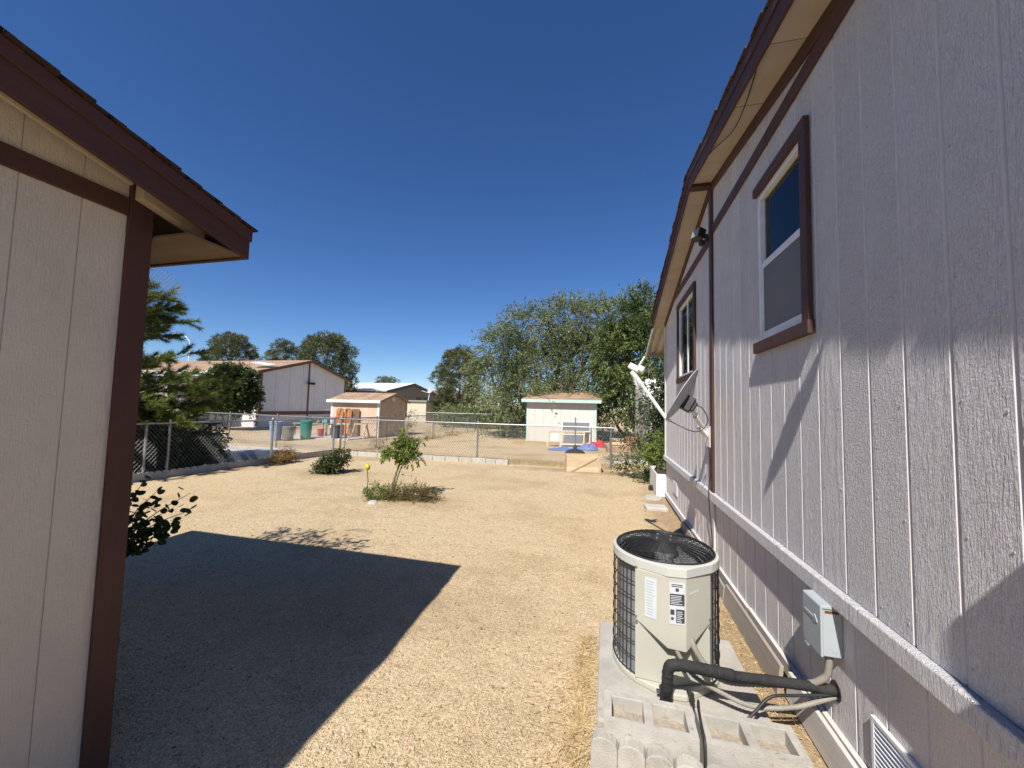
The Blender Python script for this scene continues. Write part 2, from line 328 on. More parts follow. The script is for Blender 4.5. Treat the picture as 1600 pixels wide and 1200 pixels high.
# ------------------------------------------------------------------ ground
def mound(x, y):
    z = 0.05 * math.exp(-((x + 3.3) ** 2 + (y - 6.0) ** 2) / 0.5)                    # round the young tree
    z += 0.012 * mnoise.noise((x * .5, y * .5, 1)) + 0.006 * mnoise.noise((x * 2.3, y * 2.3, 4))
    return z
def make_ground():
    def axis(a, b, step, far):
        c = list(np.arange(a, b, step)); s = step; lo = [a]; hi = [c[-1]]
        while lo[-1] > -far: s *= 1.25; lo.append(lo[-1] - s)
        s = step
        while hi[-1] < far: s *= 1.25; hi.append(hi[-1] + s)
        return lo[:0:-1] + c + hi[1:]
    xs = axis(-10, 2.5, .12, 1500); ys = axis(-1, 13, .12, 1500)
    v = [(x, y, mound(x, y) if abs(x) < 40 and abs(y) < 60 else 0.0) for y in ys for x in xs]; n = len(xs)
    f = [(j * n + i, j * n + i + 1, (j + 1) * n + i + 1, (j + 1) * n + i) for j in range(len(ys) - 1) for i in range(n - 1)]
    me = bpy.data.meshes.new('ground'); me.from_pydata(v, [], f); me.update(); me.materials.append(GRAVEL)
    o = bpy.data.objects.new('ground', me); COL.objects.link(o); o['kind'] = 'structure'
    for p in me.polygons: p.use_smooth = True
make_ground()

def hills(name, pts, depth, mt):
    """a ridge line of (x, y, z) crest points with slopes down to both sides"""
    mb = MB(); vs_ = []; n = len(pts)
    for s in (-1, -.5, 0, .5, 1):
        for k, (x, y, z) in enumerate(pts):
            d = V((x, y, 0)).normalized()
            q = V((x, y, 0)) + d * depth * s
            zz = z * (1 - abs(s)) ** 1.0 + (mnoise.noise((x * .02 + s, y * .02, 2)) * z * .25 if abs(s) < 1 else -2)
            vs_.append((q.x, q.y, zz))
    fs = [(j * n + i, j * n + i + 1, (j + 1) * n + i + 1, (j + 1) * n + i) for j in range(4) for i in range(n - 1)]
    mb.add(vs_, fs); o = mk(name, mb, mt, smooth='all'); o['kind'] = 'structure'
HILL = mat('desert_hill', (.40, .32, .25), (.26, .22, .17), 0.95, .05, 0.6, .4, dist=3)
pp = []
for k in range(40):
    az = math.radians(64 - k * 1.05); rr = 700
    h = 54 * (.55 + .45 * math.cos((k - 8) * .16)) + 14 * mnoise.noise((k * .5, 0, 0)) if k < 24 else 30 + 10 * mnoise.noise((k * .4, 3, 0))
    pp.append((-math.sin(az) * rr, math.cos(az) * rr, max(14, h)))
hills('hills', pp, 160, HILL)

# driveway and house slab beyond the left fence
SLAB = mat('driveway_concrete', (.46, .43, .40), (.36, .335, .31), 0.9, 2, 0.3, 60, spots=((.22, .2, .18), 3, .62))
d = mk('driveway', MB().box(-16.5, -10.2, 9.2, 11.0, -.05, .03), SLAB, bevel=.01); d['kind'] = 'structure'
d = mk('pavement', MB().box(-14.6, -10.9, 14.6, 16.4, -.05, .05), SLAB, bevel=.01); d['kind'] = 'structure'
# ------------------------------------------------------------------ the house on the right
WX = 1.08; YR = 4.40; Y0 = 0.25; Y1 = 7.75; XF = 0.85; XB = 13.0
def zr(y): return 4.09 - (.18 * (YR - y) if y < YR else .232 * (y - YR))
WIN1 = (2.44, 3.12, 2.13, 3.22); WIN2 = (5.24, 6.32, 2.12, 3.20)
house = thing('mobile_home', 'pale grey board-sided house with brown trim along the right of the yard', 'house', (WX, 4.0, 0))

def chamfer_board(c, d_, z0, t0, t1, x0, x1, k0, k1):
    """board from y=c to y=d_, its long edges cut back k0 and k1 into the groove"""
    tz = lambda y: t0 + (t1 - t0) * (y - c) / (d_ - c)
    sec = [(x1, c), (x0, c + k0), (x0, d_ - k1), (x1, d_)] if k0 or k1 else [(x1, c), (x0, c), (x0, d_), (x1, d_)]
    if k0 and not k1: sec = [(x1, c), (x0, c + k0), (x0, d_), (x1, d_)]
    vs_ = [(x, y, z0) for x, y in sec] + [(x, y, tz(y)) for x, y in sec]
    return MB().add(vs_, [(0, 1, 2, 3), (7, 6, 5, 4)] + [(i, 4 + i, 4 + (i + 1) % 4, (i + 1) % 4) for i in range(4)])
def board_rows(parent, y_start, step, gap, za, top, x0, x1, mt, wins, name='siding_board', ya=Y0, yb=Y1):
    """vertical boards with open grooves between them, cut round the windows"""
    ys = [ya]; k = math.ceil((ya - y_start) / step + 1e-6)
    while y_start + k * step < yb - .02: ys.append(y_start + k * step); k += 1
    ys.append(yb)
    for a, b in zip(ys[:-1], ys[1:]):
        cuts = sorted({a + gap / 2, b - gap / 2} | {w_[i] for w_ in wins for i in (0, 1) if a + gap < w_[i] < b - gap})
        for c, d_ in zip(cuts[:-1], cuts[1:]):
            mid = (c + d_) / 2; spans = [(za, None)]
            for w_ in wins:
                if w_[0] - 1e-6 <= mid <= w_[1] + 1e-6: spans = [(za, w_[2]), (w_[3], None)]
            for z0, z1 in spans:
                t0 = z1 if z1 is not None else top(c); t1 = z1 if z1 is not None else top(d_)
                if YR > c and YR < d_ and z1 is None: pass
                o_ = mk(name, chamfer_board(c, d_, z0, t0, t1, x0, x1, .0065 if abs(c - a - gap / 2) < 1e-6 else 0, .004 if abs(d_ - b + gap / 2) < 1e-6 else 0), mt, parent)
                o_.data.materials.append(DARKGAP)
                for q_ in (2, 4): o_.data.polygons[q_].material_index = 1

# backing sheet (also the floor of the grooves), with holes for the windows left open
def wall_sheet(x0, x1, wins, za, top, ya, yb):
    ys = sorted({ya, yb, YR} | {w_[i] for w_ in wins for i in (0, 1)}); mb = MB()
    for a, b in zip(ys[:-1], ys[1:]):
        mid = (a + b) / 2; spans = [(za, None)]
        for w_ in wins:
            if w_[0] <= mid <= w_[1]: spans = [(za, w_[2]), (w_[3], None)]
        for z0, z1 in spans:
            mb.prism([(x0, a, z0), (x0, a, z1 or top(a)), (x0, b, z1 or top(b)), (x0, b, z0)], (x1 - x0, 0, 0))
    return mb
gw = mk('gable_wall', wall_sheet(WX + .012, WX + .06, (WIN1, WIN2), .80, lambda y: zr(y) - .01, Y0, Y1), DARKGAP, house)
board_rows(gw, 1.336, .2, .006, .80, lambda y: zr(y) - .012, WX, WX + .0115, SIDING, (WIN1, WIN2))
nm = MB().tube([(.0006, 0, 0), (-.0016, 0, 0)], .0042, 6).mesh('nail_head')
NAIL = mat('painted_nail', (.50, .46, .45), (.36, .30, .27), .6, 30)
for k in range(-4, 32):
    y = 1.336 + .4 * math.floor(k / 2) + (.03 if k % 2 else .17)
    if Y0 + .05 < y < Y1 - .05:
        for j in range(8):
            z = .86 + j * .405 + random.uniform(-.03, .03)
            if z < zr(y) - .12 and not any(w_[0] - .1 < y < w_[1] + .1 and w_[2] - .1 < z < w_[3] + .1 for w_ in (WIN1, WIN2)) and abs(y - YR) > .07 and not 3.42 < z < 3.62:
                mk('nail_head', nm, NAIL, gw, loc=(WX, y + random.uniform(-.006, .006), z))
sk = mk('skirting_wall', MB().box(WX + .022, WX + .06, Y0, Y1, -.02, .79), DARKGAP, house)
board_rows(sk, 1.31, .2, .006, .06, lambda y: .715, WX + .010, WX + .0215, SIDING_SKIRT, (), 'skirting_board')
# remaining walls
mb = MB(); mb.box(WX + .061, XB, Y0, Y0 + .05, 0, 3.3); mb.box(WX + .061, XB, Y1 - .05, Y1, 0, 3.3); mb.box(XB - .05, XB, Y0, Y1, 0, 3.3)
mk('side_walls', mb, TRIMW, house)
# roof: deck, fascia, shingles
def roofpt(x, y, dz=0): return (x, y, zr(y) + dz)
YE0, YE1 = Y0 - .35, Y1 + .22
ROOFSH = shingle_mat('brown_roof_shingles', (.13, .085, .06), (.085, .055, .042))
deck = MB()
for a, b in ((YE0, YR), (YR, YE1)):
    deck.prism([(XF + .02, a, zr(a) + .02), (XF + .02, b, zr(b) + .02), (XF + .02, b, zr(b) + .13), (XF + .02, a, zr(a) + .13)], (XB + .3 - XF, 0, 0))
roof = mk('roof', deck, ROOFSH, house)
# shingle courses, each lapping the next, their edge showing along the rake
for s, (a, b) in enumerate(((YE0 - .02, YR), (YE1 + .02, YR))):
    n = 34 if s == 0 else 28
    for k in range(n):
        t0, t1 = k / n, (k + 1.25) / n
        y0_, y1_ = a + (b - a) * t0, a + (b - a) * min(t1, 1)
        xo = XF - .022 - random.uniform(0, .014)
        lift = .132 + .012
        mk('shingle_course', MB().prism([(xo, y0_, zr(y0_) + lift), (xo, y0_, zr(y0_) + lift + .011), (xo, y1_, zr(y1_) + .139), (xo, y1_, zr(y1_) + .132)], (1.4, 0, 0)), ROOFSH, roof)
# rake fascia boards, ridge joint, frieze and band
def rake_board(name, x0, x1, lo, hi, a, b, mt=BROWN, parent=house):
    return mk(name, MB().prism([(x0, a, zr(a) + lo), (x0, b, zr(b) + lo), (x0, b, zr(b) + hi), (x0, a, zr(a) + hi)], (x1 - x0, 0, 0)), mt, parent, bevel=.003)
rake_board('fascia_board', XF - .005, XF + .018, -.035, .13, YE0, YR - .002)
rake_board('fascia_board', XF + .004, XF + .019, -.028, .13, YR + .002, YE1)
rake_board('fascia_cap', XF - .017, XF - .006, .062, .131, YE0, YR - .002)
rake_board('fascia_cap', XF - .008, XF + .003, .068, .131, YR + .002, YE1)
# soffit panels across the overhang
yy = YE0
k = 0
while yy < YE1 - .02:
    nx = min(yy + .305, YE1)
    if yy < YR < nx: nx = YR
    mk('soffit_panel', MB().prism([(XF + .02, yy + .004, zr(yy) - .004 + .002 * (k % 2)), (XF + .02, nx - .003, zr(nx) - .004 - .0015 * (k % 3)), (XF + .02, nx - .003, zr(nx) + .012), (XF + .02, yy + .003, zr(yy) + .012)], (WX - .003 - XF - .02, 0, 0)), SOFFIT, house)
    yy = nx; k += 1
rake_board('frieze_board', WX - .02, WX - .001, -.095, -.008, Y0, YR - .06)
rake_board('frieze_board', WX - .02, WX - .001, -.095, -.008, YR + .06, Y1)
mk('ridge_cleat', MB().box(XF + .021, WX - .022, YR - .05, YR + .05, zr(YR) - .05, zr(YR) - .011), BROWN, house, bevel=.003)
mk('band_board', MB().box(WX - .019, WX - .0005, 1.45, YR - .052, 3.505, 3.595), BROWN, house, bevel=.003)
mk('band_board', MB().box(WX - .019, WX - .0005, YR + .052, 6.85, 3.445, 3.535), BROWN, house, bevel=.003)
mk('ridge_batten', MB().box(WX - .023, WX - .0005, YR - .05, YR + .05, .805, zr(YR) - .055), BROWN_V, house, bevel=.003)
mk('corner_board', MB().box(WX - .02, WX - .0005, Y1 - .075, Y1 + .02, .80, zr(Y1) - .10), TRIMW, house, bevel=.003)
mk('belt_board', MB().box(WX - .038, WX + .0095, Y0, YR + .06, .712, .797), SIDING, house, bevel=.006)
mk('belt_board', MB().box(WX - .036, WX + .0095, YR + .063, Y1 + .02, .714, .799), SIDING, house, bevel=.006)
mk('skirting_batten', MB().box(WX - .008, WX + .0095, YR - .02, YR + .06, .08, .711), TRIMW, house, bevel=.003)
mk('skirting_base', MB().box(WX - .018, WX + .0085, Y0, 3.4, .055, .135), TRIMW, house, bevel=.004)
mk('skirting_base', MB().box(WX - .018, WX + .0085, 3.405, Y1, .045, .125), TRIMW, house, bevel=.004)

def window(w_, slider=False):
    a, b, z0, z1 = w_
    win = mk('window', MB().box(WX - .004, WX + .055, a, a + .04, z0, z1).box(WX - .004, WX + .055, b - .04, b, z0, z1).box(WX - .0035, WX + .0545, a + .04, b - .04, z0, z0 + .04).box(WX - .0035, WX + .0545, a + .04, b - .04, z1 - .04, z1), VINYL, house, bevel=.003)
    if not slider:
        zm = z0 + (z1 - z0) * .52
        mk('upper_sash', MB().box(WX + .020, WX + .046, a + .04, b - .04, zm - .02, zm + .028), VINYL, win, bevel=.003)
        mk('lower_sash', MB().box(WX + .004, WX + .0195, a + .04, b - .04, zm - .035, zm + .012).box(WX + .004, WX + .0195, a + .041, a + .065, z0 + .04, zm - .035).box(WX + .004, WX + .0195, b - .065, b - .041, z0 + .04, zm - .035).box(WX + .004, WX + .0195, a + .065, b - .065, z0 + .041, z0 + .07), VINYL, win, bevel=.002)
        mk('glass_pane', MB().box(WX + .030, WX + .034, a + .04, b - .04, zm + .028, z1 - .04), GLASS, win)
        mk('glass_pane', MB().box(WX + .010, WX + .014, a + .065, b - .065, z0 + .07, zm - .035), GLASS, win)
        mk('insect_screen', MB().box(WX + .0050, WX + .0065, a + .066, b - .066, z0 + .071, zm - .036), SCREEN, win)
    else:
        ym = (a + b) / 2
        mk('sash', MB().box(WX + .012, WX + .036, ym - .025, ym + .025, z0 + .04, z1 - .04), VINYL, win, bevel=.003)
        for c, d_ in ((a + .04, ym - .025), (ym + .025, b - .04)):
            mk('glass_pane', MB().box(WX + .022, WX + .026, c, d_, z0 + .04, z1 - .04), GLASS, win)
    mk('window_blind', MB().box(WX + .050, WX + .053, a + .041, b - .041, z0 + .041, z1 - .041), BLIND, win)
    t = .075; e = .035
    fr = dict(bevel=.003)
    mk('window_trim', MB().box(WX - .034, WX - .0045, a - t, b + (t if slider else .012), z1, z1 + t - .01), BROWN, win, **fr)
    mk('window_trim', MB().box(WX - .038, WX - .0045, a - t - .01, b + (t if slider else .03), z0 - t, z0), BROWN, win, **fr)
    mk('window_trim', MB().box(WX - .03, WX - .0045, a - t, a - .001, z0 + .001, z1 - .001), BROWN_V, win, **fr)
    if slider: mk('window_trim', MB().box(WX - .03, WX - .0045, b + .001, b + t, z0 + .001, z1 - .001), BROWN_V, win, **fr)
window(WIN1); window(WIN2, True)

# skirting vent with louvres
vf = MB(); vy0, vy1, vz0, vz1 = 1.52, 1.99, .16, .385
vf.box(WX - .006, WX + .0095, vy0, vy1, vz1 - .018, vz1).box(WX - .006, WX + .0095, vy0, vy1, vz0, vz0 + .018).box(WX - .006, WX + .0095, vy0, vy0 + .018, vz0 + .018, vz1 - .018).box(WX - .006, WX + .0095, vy1 - .018, vy1, vz0 + .018, vz1 - .018).box(WX - .005, WX + .0095, 1.748, 1.762, vz0 + .018, vz1 - .018)
vent = mk('skirting_vent', vf, VINYL, house, bevel=.002)
mk('vent_backing', MB().box(WX + .006, WX + .0094, vy0 + .018, vy1 - .018, vz0 + .018, vz1 - .018), BLACKP, vent)
for k in range(9):
    z = vz0 + .022 + k * .0208
    for c, d_ in ((vy0 + .018, 1.748), (1.762, vy1 - .018)):
        mk('louvre', MB().prism([(WX + .0055, c, z + .009), (WX - .005, c, z), (WX - .005, c, z + .0035), (WX + .0055, c, z + .0125)], (0, d_ - c, 0)), VINYL, vent)
# small vent far along the skirting
v2 = mk('skirting_vent', MB().box(WX + .002, WX + .0095, 6.55, 6.95, .28, .50), VINYL, house, bevel=.002)
for k in range(8): mk('louvre', MB().box(WX - .003, WX + .0018, 6.58, 6.92, .30 + k * .024, .312 + k * .024), VINYL, v2)
# pipe hole in the skirting
mk('pipe_hole', MB().tube([(WX + .0095, 2.27, .29), (WX + .006, 2.27, .29)], .045, 16), BLACKP, house)

# patio cover of corrugated sheet behind the far end
pc = thing('patio_cover', 'corrugated metal patio awning sloping down past the far end of the house', 'awning', (1.5, 8.5, 0))
CORR = mat('corrugated_cream_sheet', (.55, .50, .42), (.45, .40, .33), 0.55, 3)
vs_ = []; nX = 81
for y, z in ((7.80, 3.40), (9.75, 2.92)):
    for i in range(nX):
        x = .92 + i * .04; vs_.append((x, y, z + .022 * math.sin(i * math.pi / 2)))
for y, z in ((7.80, 3.404), (9.75, 2.924)):
    for i in range(nX):
        x = .92 + i * .04; vs_.append((x, y, z + .022 * math.sin(i * math.pi / 2)))
fs = [(i, i + 1, nX + i + 1, nX + i) for i in range(nX - 1)] + [(2 * nX + i, 3 * nX + i, 3 * nX + i + 1, 2 * nX + i + 1) for i in range(nX - 1)]
mk('corrugated_sheet', MB().add(vs_, fs), CORR, pc, smooth='all')
mk('edge_beam', MB().bar((.90, 7.80, 3.385), (.90, 9.72, 2.905), .025, .09), TRIMW, pc, bevel=.003)
mk('front_beam', MB().bar((.95, 9.45, 2.92), (4.1, 9.45, 2.92), .04, .09), GRAYWOOD, pc)
mk('post', MB().box(2.2, 2.29, 9.41, 9.5, 0, 2.88), TRIMW, pc); mk('post', MB().box(4.0, 4.09, 9.41, 9.5, 0, 2.88), TRIMW, pc)

# ------------------------------------------------------------------ things fixed to the house
LENS = mat('lamp_lens', (.28, .30, .27), (.2, .22, .2), .15, 20, spec=.6)
def floodlight(y, z, xh, label, sensor=True):
    t = thing('flood_light', label, 'flood light', (WX - .03, y, z), 'flood lights on the house wall')
    mk('base_plate', MB().tube([(WX - .024, y, z), (WX - .045, y, z)], .045 if sensor else .018, 16), BLACKP, t, smooth=True)
    mk('swivel_arm', MB().tube([(WX - .04, y, z), (xh + .05, y, z + .01), (xh, y - .01, z + .02)], .010 if sensor else .007, 8), BLACKP, t, smooth=True)
    hd = mk('lamp_head', MB().obox((xh - .03, y - .03, z + .03), V((.035, .02, -.012)), V((-.03, .055, 0)), V((.012, 0, .05))), BLACKP, t, bevel=.008)
    n = V((.035, .02, -.012)).normalized()
    c = V((xh - .03, y - .03, z + .03)) - V((.035, .02, -.012)) - n * .003
    mk('lens', MB().obox(c, n * .002, V((-.025, .046, 0)), V((.01, 0, .042))), LENS, hd)
    if sensor: mk('motion_sensor', MB().lathe((xh + .01, y + .005, z - .075), [(.012, .06), (.03, .045), (.034, .02), (.03, 0), (.02, -.008)], 14), BLACKP, t, smooth=True)
    return t
floodlight(4.50, 3.53, .99, 'black flood light with sensor high on the brown ridge batten')
t2 = floodlight(1.28, 3.17, .84, 'black flood light on a long arm under the near eave', False)

# satellite dish
DN = (-.84 * R_ + .55 * U_ + .53 * F_).normalized()
Dc = V((.76, 4.20, 1.775))
Da = (F_ - DN * F_.dot(DN)).normalized(); Db = DN.cross(Da).normalized()
if Db.z < 0: Db = -Db
dish = thing('satellite_dish', 'grey satellite dish seen edge-on, bracketed to the house wall', 'satellite dish', (WX, 4.5, 1.37))
vs_ = []; fs = []; nr, na = 7, 40
for side in (0, 1):
    for i in range(nr + 1):
        rr = i / nr
        for k in range(na):
            a = 2 * math.pi * k / na
            p = Dc + Da * (.26 * rr * math.cos(a)) + Db * (.30 * rr * math.sin(a)) + DN * (.055 * rr * rr - .03 - .006 * side)
            vs_.append(p)
off = (nr + 1) * na
for i in range(nr):
    for k in range(na):
        k2 = (k + 1) % na
        fs.append((i * na + k, (i + 1) * na + k, (i + 1) * na + k2, i * na + k2)); fs.append((off + i * na + k, off + i * na + k2, off + (i + 1) * na + k2, off + (i + 1) * na + k))
for k in range(na):
    k2 = (k + 1) % na; fs.append((nr * na + k, off + nr * na + k, off + nr * na + k2, nr * na + k2))
mk('reflector', MB().add(vs_, fs), DISHM, dish, smooth=True)
bot = Dc - Db * .29 + DN * .02
lnb = Dc + DN * .58 + Db * .02
mid_ = bot + (lnb - bot) * .72 - Db * .03
mk('feed_arm', MB().tube([bot - DN * .04, bot, mid_], .017, 8).tube([mid_, lnb - Db * .05], [.022, .026], 8), WHITEP, dish, smooth=True)
mk('feed_horn', MB().obox(lnb, DN * .06, Da * .035, Db * .03).obox(lnb + Db * .02 - DN * .075, DN * .03, Da * .05, Db * .028).obox(lnb + Db * .1 - DN * .03, DN * .008, Da * .02, Db * .06), WHITEP, dish, bevel=.006)
bk = Dc - DN * .10 - Db * .05
mk('bracket', MB().obox(bk + DN * .03, DN * .05, Da * .05, Db * .075).obox(bk - DN * .02, DN * .03, Da * .03, Db * .05), BLACKP, dish, bevel=.01)
foot = V((WX - .03, 4.52, 1.39)); elbow = V((.90, 4.36, 1.60))
mk('mast', MB().tube([foot, elbow - V((0, 0, .03)), elbow, bk - V((0, 0, .06)), bk], .027, 10), WHITEP, dish, smooth=True)
mk('mount_plate', MB().box(WX - .033, WX - .0235, 4.42, 4.58, 1.25, 1.47).bar(foot + V((0, 0, -.02)), foot + V((-.08, -.05, .07)), .075, .06), WHITEP, dish, bevel=.004)
cab = [bk, bk + V((.10, 0, -.02)), bk + V((.16, .02, -.16)), bk + V((.03, -.05, -.26)), bot - DN * .02]
def smoothpath(p, n=8):
    p = [V(q) for q in p]; out = []
    for i in range(len(p) - 1):
        a, b, c, d_ = p[max(i - 1, 0)], p[i], p[i + 1], p[min(i + 2, len(p) - 1)]
        for k in range(n):
            t = k / n
            out.append(.5 * ((2 * b) + (c - a) * t + (2 * a - 5 * b + 4 * c - d_) * t * t + (3 * b - a - 3 * c + d_) * t ** 3))
    out.append(p[-1]); return out
mk('coax_loop', MB().tube(smoothpath(cab), .005, 6), BLACKP, dish, smooth='all')
tag(mk('coax_cable', MB().tube(smoothpath([(WX - .03, 4.46, 1.27), (WX - .03, 4.43, 1.0), (WX - .045, 4.42, .79), (WX - .035, 4.43, .6), (WX - .02, 4.40, .3), (WX - .03, 4.37, .02)]), .0055, 6), BLACKP, smooth='all'),
    'thin black cable running down the wall below the satellite dish mount', 'cable')
tag(mk('loose_wire', MB().tube(smoothpath([(XF + .03, 2.55, zr(2.55) - .02), (XF + .08, 2.9, zr(2.9) - .03), (XF + .09, 3.2, zr(3.2) - .05), (XF + .04, 3.5, zr(3.5) - .03), (XF + .02, 3.6, zr(3.6) - .03)]), .004, 5), BLACKP, smooth='all'),
    'thin loose black wire hanging along the cream soffit', 'wire')

# electric meter panel by the near corner (its shadow falls across the wall)
mp_ = thing('meter_panel', 'grey electric meter panel on the near end of the house wall', 'meter panel', (WX, .5, 1.1))
mk('cabinet', MB().box(.90, WX - .001, .30, .66, 1.10, 2.05), BOXGREY, mp_, bevel=.01)
mk('cabinet_door', MB().box(.893, .8995, .32, .64, 1.12, 1.60), BOXGREY, mp_, bevel=.003)
mk('meter', MB().tube([(.8995, .48, 1.82), (.84, .48, 1.82)], .08, 20), GALV, mp_, smooth=True)
mk('riser_pipe', MB().tube([(.99, .48, 2.05), (.99, .48, 3.2)], .03, 10), GALV, mp_, smooth=True)

# disconnect box
bx = thing('disconnect_box', 'pale grey metal electric disconnect box with a rusty edge on the skirting', 'electric box', (WX, 2.28, .47))
X0 = .997; by0, by1, bz0, bz1 = 2.20, 2.362, .478, .709
mk('enclosure', MB().box(X0 + .012, WX + .0095, by0, by1, bz0, bz1 - .012), BOXGREY, bx, bevel=.004)
cv = mk('front_cover', MB().box(X0, X0 + .0115, by0 - .005, by1 + .005, bz0 - .004, bz1), BOXGREY, bx, bevel=.004)
mk('rain_lip', MB().prism([(X0 + .003, by0 - .006, bz1 - .011), (WX + .009, by0 - .006, bz1 - .011), (WX + .009, by0 - .006, bz1 + .012), (X0 + .003, by0 - .006, bz1 + .002)], (0, by1 - by0 + .012, 0)), BOXGREY, bx, bevel=.003)
mk('embossed_mark', MB().prism([(X0 - .003, by1 - .02, .635), (X0 - .003, by0 + .045, .635), (X0 - .003, by0 + .045, .65), (X0 - .003, by0 + .02, .62), (X0 - .003, by0 + .055, .61), (X0 - .003, by0 + .055, .622), (X0 - .003, by1 - .02, .622)], (.003, 0, 0)), BOXGREY, cv)
mk('rust_stain', MB().box(X0 + .02, WX - .004, by0 - .0012, by0 - .0002, bz1 - .032, bz1 - .020), RUST, bx)
mk('knockout', MB().tube([(WX - .022, by0 - .001, bz0 + .035), (WX - .022, by0 + .003, bz0 + .035)], .016, 18).tube([(WX - .022, by0 - .002, bz0 + .035), (WX - .022, by0 + .003, bz0 + .035)], .010, 18), BOXGREY, bx)
mk('hasp', MB().box(X0 - .012, X0 + .006, by1 - .06, by1 - .025, bz0 - .014, bz0 - .004), GALV, bx, bevel=.002)
# ------------------------------------------------------------------ air conditioner and its plinth
pad = tag(mk('concrete_pad', MB().box(-.035, .82, 2.06, 2.98, -.02, .085), CONC, bevel=.012),
          'flat pale concrete pad under the air conditioner', 'concrete pad')
ac = thing('air_conditioner', 'beige round condenser unit with black fan guard on a concrete pad', 'air conditioner', (.355, 2.62, .085))
AC = V((.355, 2.62, 0)); RA = .300; ZB, ZT = .10, .77
def circ(r, a, z): return V((AC.x + r * math.cos(a), AC.y + r * math.sin(a), z))
# outline: round body whose near side is squared off for the control panel
PA = V((.165, 2.365, 0)); PB = V((.33, 2.295, 0)); PC = V((.425, 2.30, 0)); PD = V((.575, 2.425, 0))
aA = math.atan2(PA.y - AC.y, PA.x - AC.x); aD = math.atan2(PD.y - AC.y, PD.x - AC.x)
def outline(grow=0.0, n=36):
    # counter-clockwise from PD round the back to PA, then the front corners
    pts = []
    a0 = aD; a1 = aA + 2 * math.pi
    for k in range(n + 1):
        a = a0 + (a1 - a0) * k / n
        r = RA + grow + .022 * (math.exp(-((k) / 2.0) ** 2) + math.exp(-((n - k) / 2.0) ** 2)) * 0
        pts.append((AC.x + r * math.cos(a), AC.y + r * math.sin(a)))
    for p in (PB, PC):
        d_ = (V((p.x, p.y, 0)) - AC).normalized(); pts.append((p.x + d_.x * grow, p.y + d_.y * grow))
    return pts
def slab(pts, z0, z1): return MB().prism([(x, y, z0) for x, y in pts], (0, 0, z1 - z0))
mk('base_pan', slab(outline(.006), .086, .118), ACPAINT, ac, bevel=.006)
# top cap: ring with opening
o_out = outline(.005); n = len(o_out)
def ring(z0, z1, rin, outl):
    m_ = MB(); n = len(outl); inner = []
    for x, y in outl:
        d_ = V((x - AC.x, y - AC.y, 0)).normalized(); inner.append((AC.x + d_.x * rin, AC.y + d_.y * rin))
    vv = [(x, y, z0) for x, y in outl] + [(x, y, z1) for x, y in outl] + [(x, y, z1 + .004) for x, y in inner] + [(x, y, z0) for x, y in inner]
    for i in range(n):
        j = (i + 1) % n
        m_.f += [(i, j, n + j, n + i), (n + i, n + j, 2 * n + j, 2 * n + i), (2 * n + i, 2 * n + j, 3 * n + j, 3 * n + i), (3 * n + i, 3 * n + j, j, i)]
    m_.v = [tuple(p) for p in vv]; return m_
mk('top_cap', ring(ZT - .05, ZT, .282, o_out), ACCAP, ac, bevel=.004)
# coil: cylinder of fins inside, guard wires outside
coil = MB(); nn = 48
coil.add([circ(RA - .022, aD - .05 + (aA + 2 * math.pi + .1 - aD) * i / nn, z) for z in (ZB + .015, ZT - .05) for i in range(nn + 1)],
         [(i, i + 1, nn + 2 + i, nn + 1 + i) for i in range(nn)])
mk('coil', coil, ALU, ac, smooth='all')
mk('inner_shroud', MB().lathe((AC.x, AC.y, 0), [(.276, ZT - .02), (.262, ZT - .10), (.24, ZT - .15)], 40, cap=False), BLACKP, ac, smooth='all')
a0, a1 = aD + .02, aA + 2 * math.pi - .02
for k in range(44):
    a = a0 + (a1 - a0) * k / 43
    mk('guard_wire', MB().tube([circ(RA, a, .12), circ(RA, a, ZT - .045)], .0022, 5), BLACK, ac)
for k in range(8):
    z = .135 + k * .083
    mk('guard_ring', MB().tube([circ(RA + .003, a0 + (a1 - a0) * i / 60, z) for i in range(61)], .003, 5), BLACK, ac)
# lower service panel (recessed) and projecting control box
def col3(p, z): return (p.x, p.y, z)
def inset(p, d): q = V((p.x, p.y, 0)); return q + (AC - q).normalized() * d
lA, lD = inset(PA, .004), inset(PD, .004); lM = (V((PB.x, PB.y, 0)) + V((PC.x, PC.y, 0))) / 2; lM = inset(lM, .055)
lp = MB().prism([col3(lA, .12), col3(lM, .12), col3(lD, .12), col3(inset(PD, .03), .12), col3(inset(lM, .03), .12), col3(inset(PA, .03), .12)], (0, 0, ZT - .17))
mk('service_panel', lp, ACPAINT, ac, bevel=.003)
zl = {0: .445, 1: .345, 2: .335, 3: .45}
P4 = [inset(PA, .0), inset(PB, .0), inset(PC, .0), inset(PD, .0)]; inn = [inset(PA, .035), inset(PB, .075), inset(PC, .075), inset(PD, .035)]
vv = [col3(p, zl[i]) for i, p in enumerate(P4)] + [col3(p, ZT - .0505) for p in P4] + [col3(p, zl[i] + .0) for i, p in enumerate(inn)] + [col3(p, ZT - .0505) for p in inn]
fs = []
for i in range(3): fs += [(i, i + 1, 5 + i, 4 + i), (i, 8 + i, 9 + i, i + 1), (4 + i, 5 + i, 13 + i, 12 + i), (8 + i, 12 + i, 13 + i, 9 + i)]
fs += [(0, 4, 12, 8), (3, 11, 15, 7)]
cb = mk('control_box', MB().add(vv, fs), ACPAINT, ac, bevel=.003)
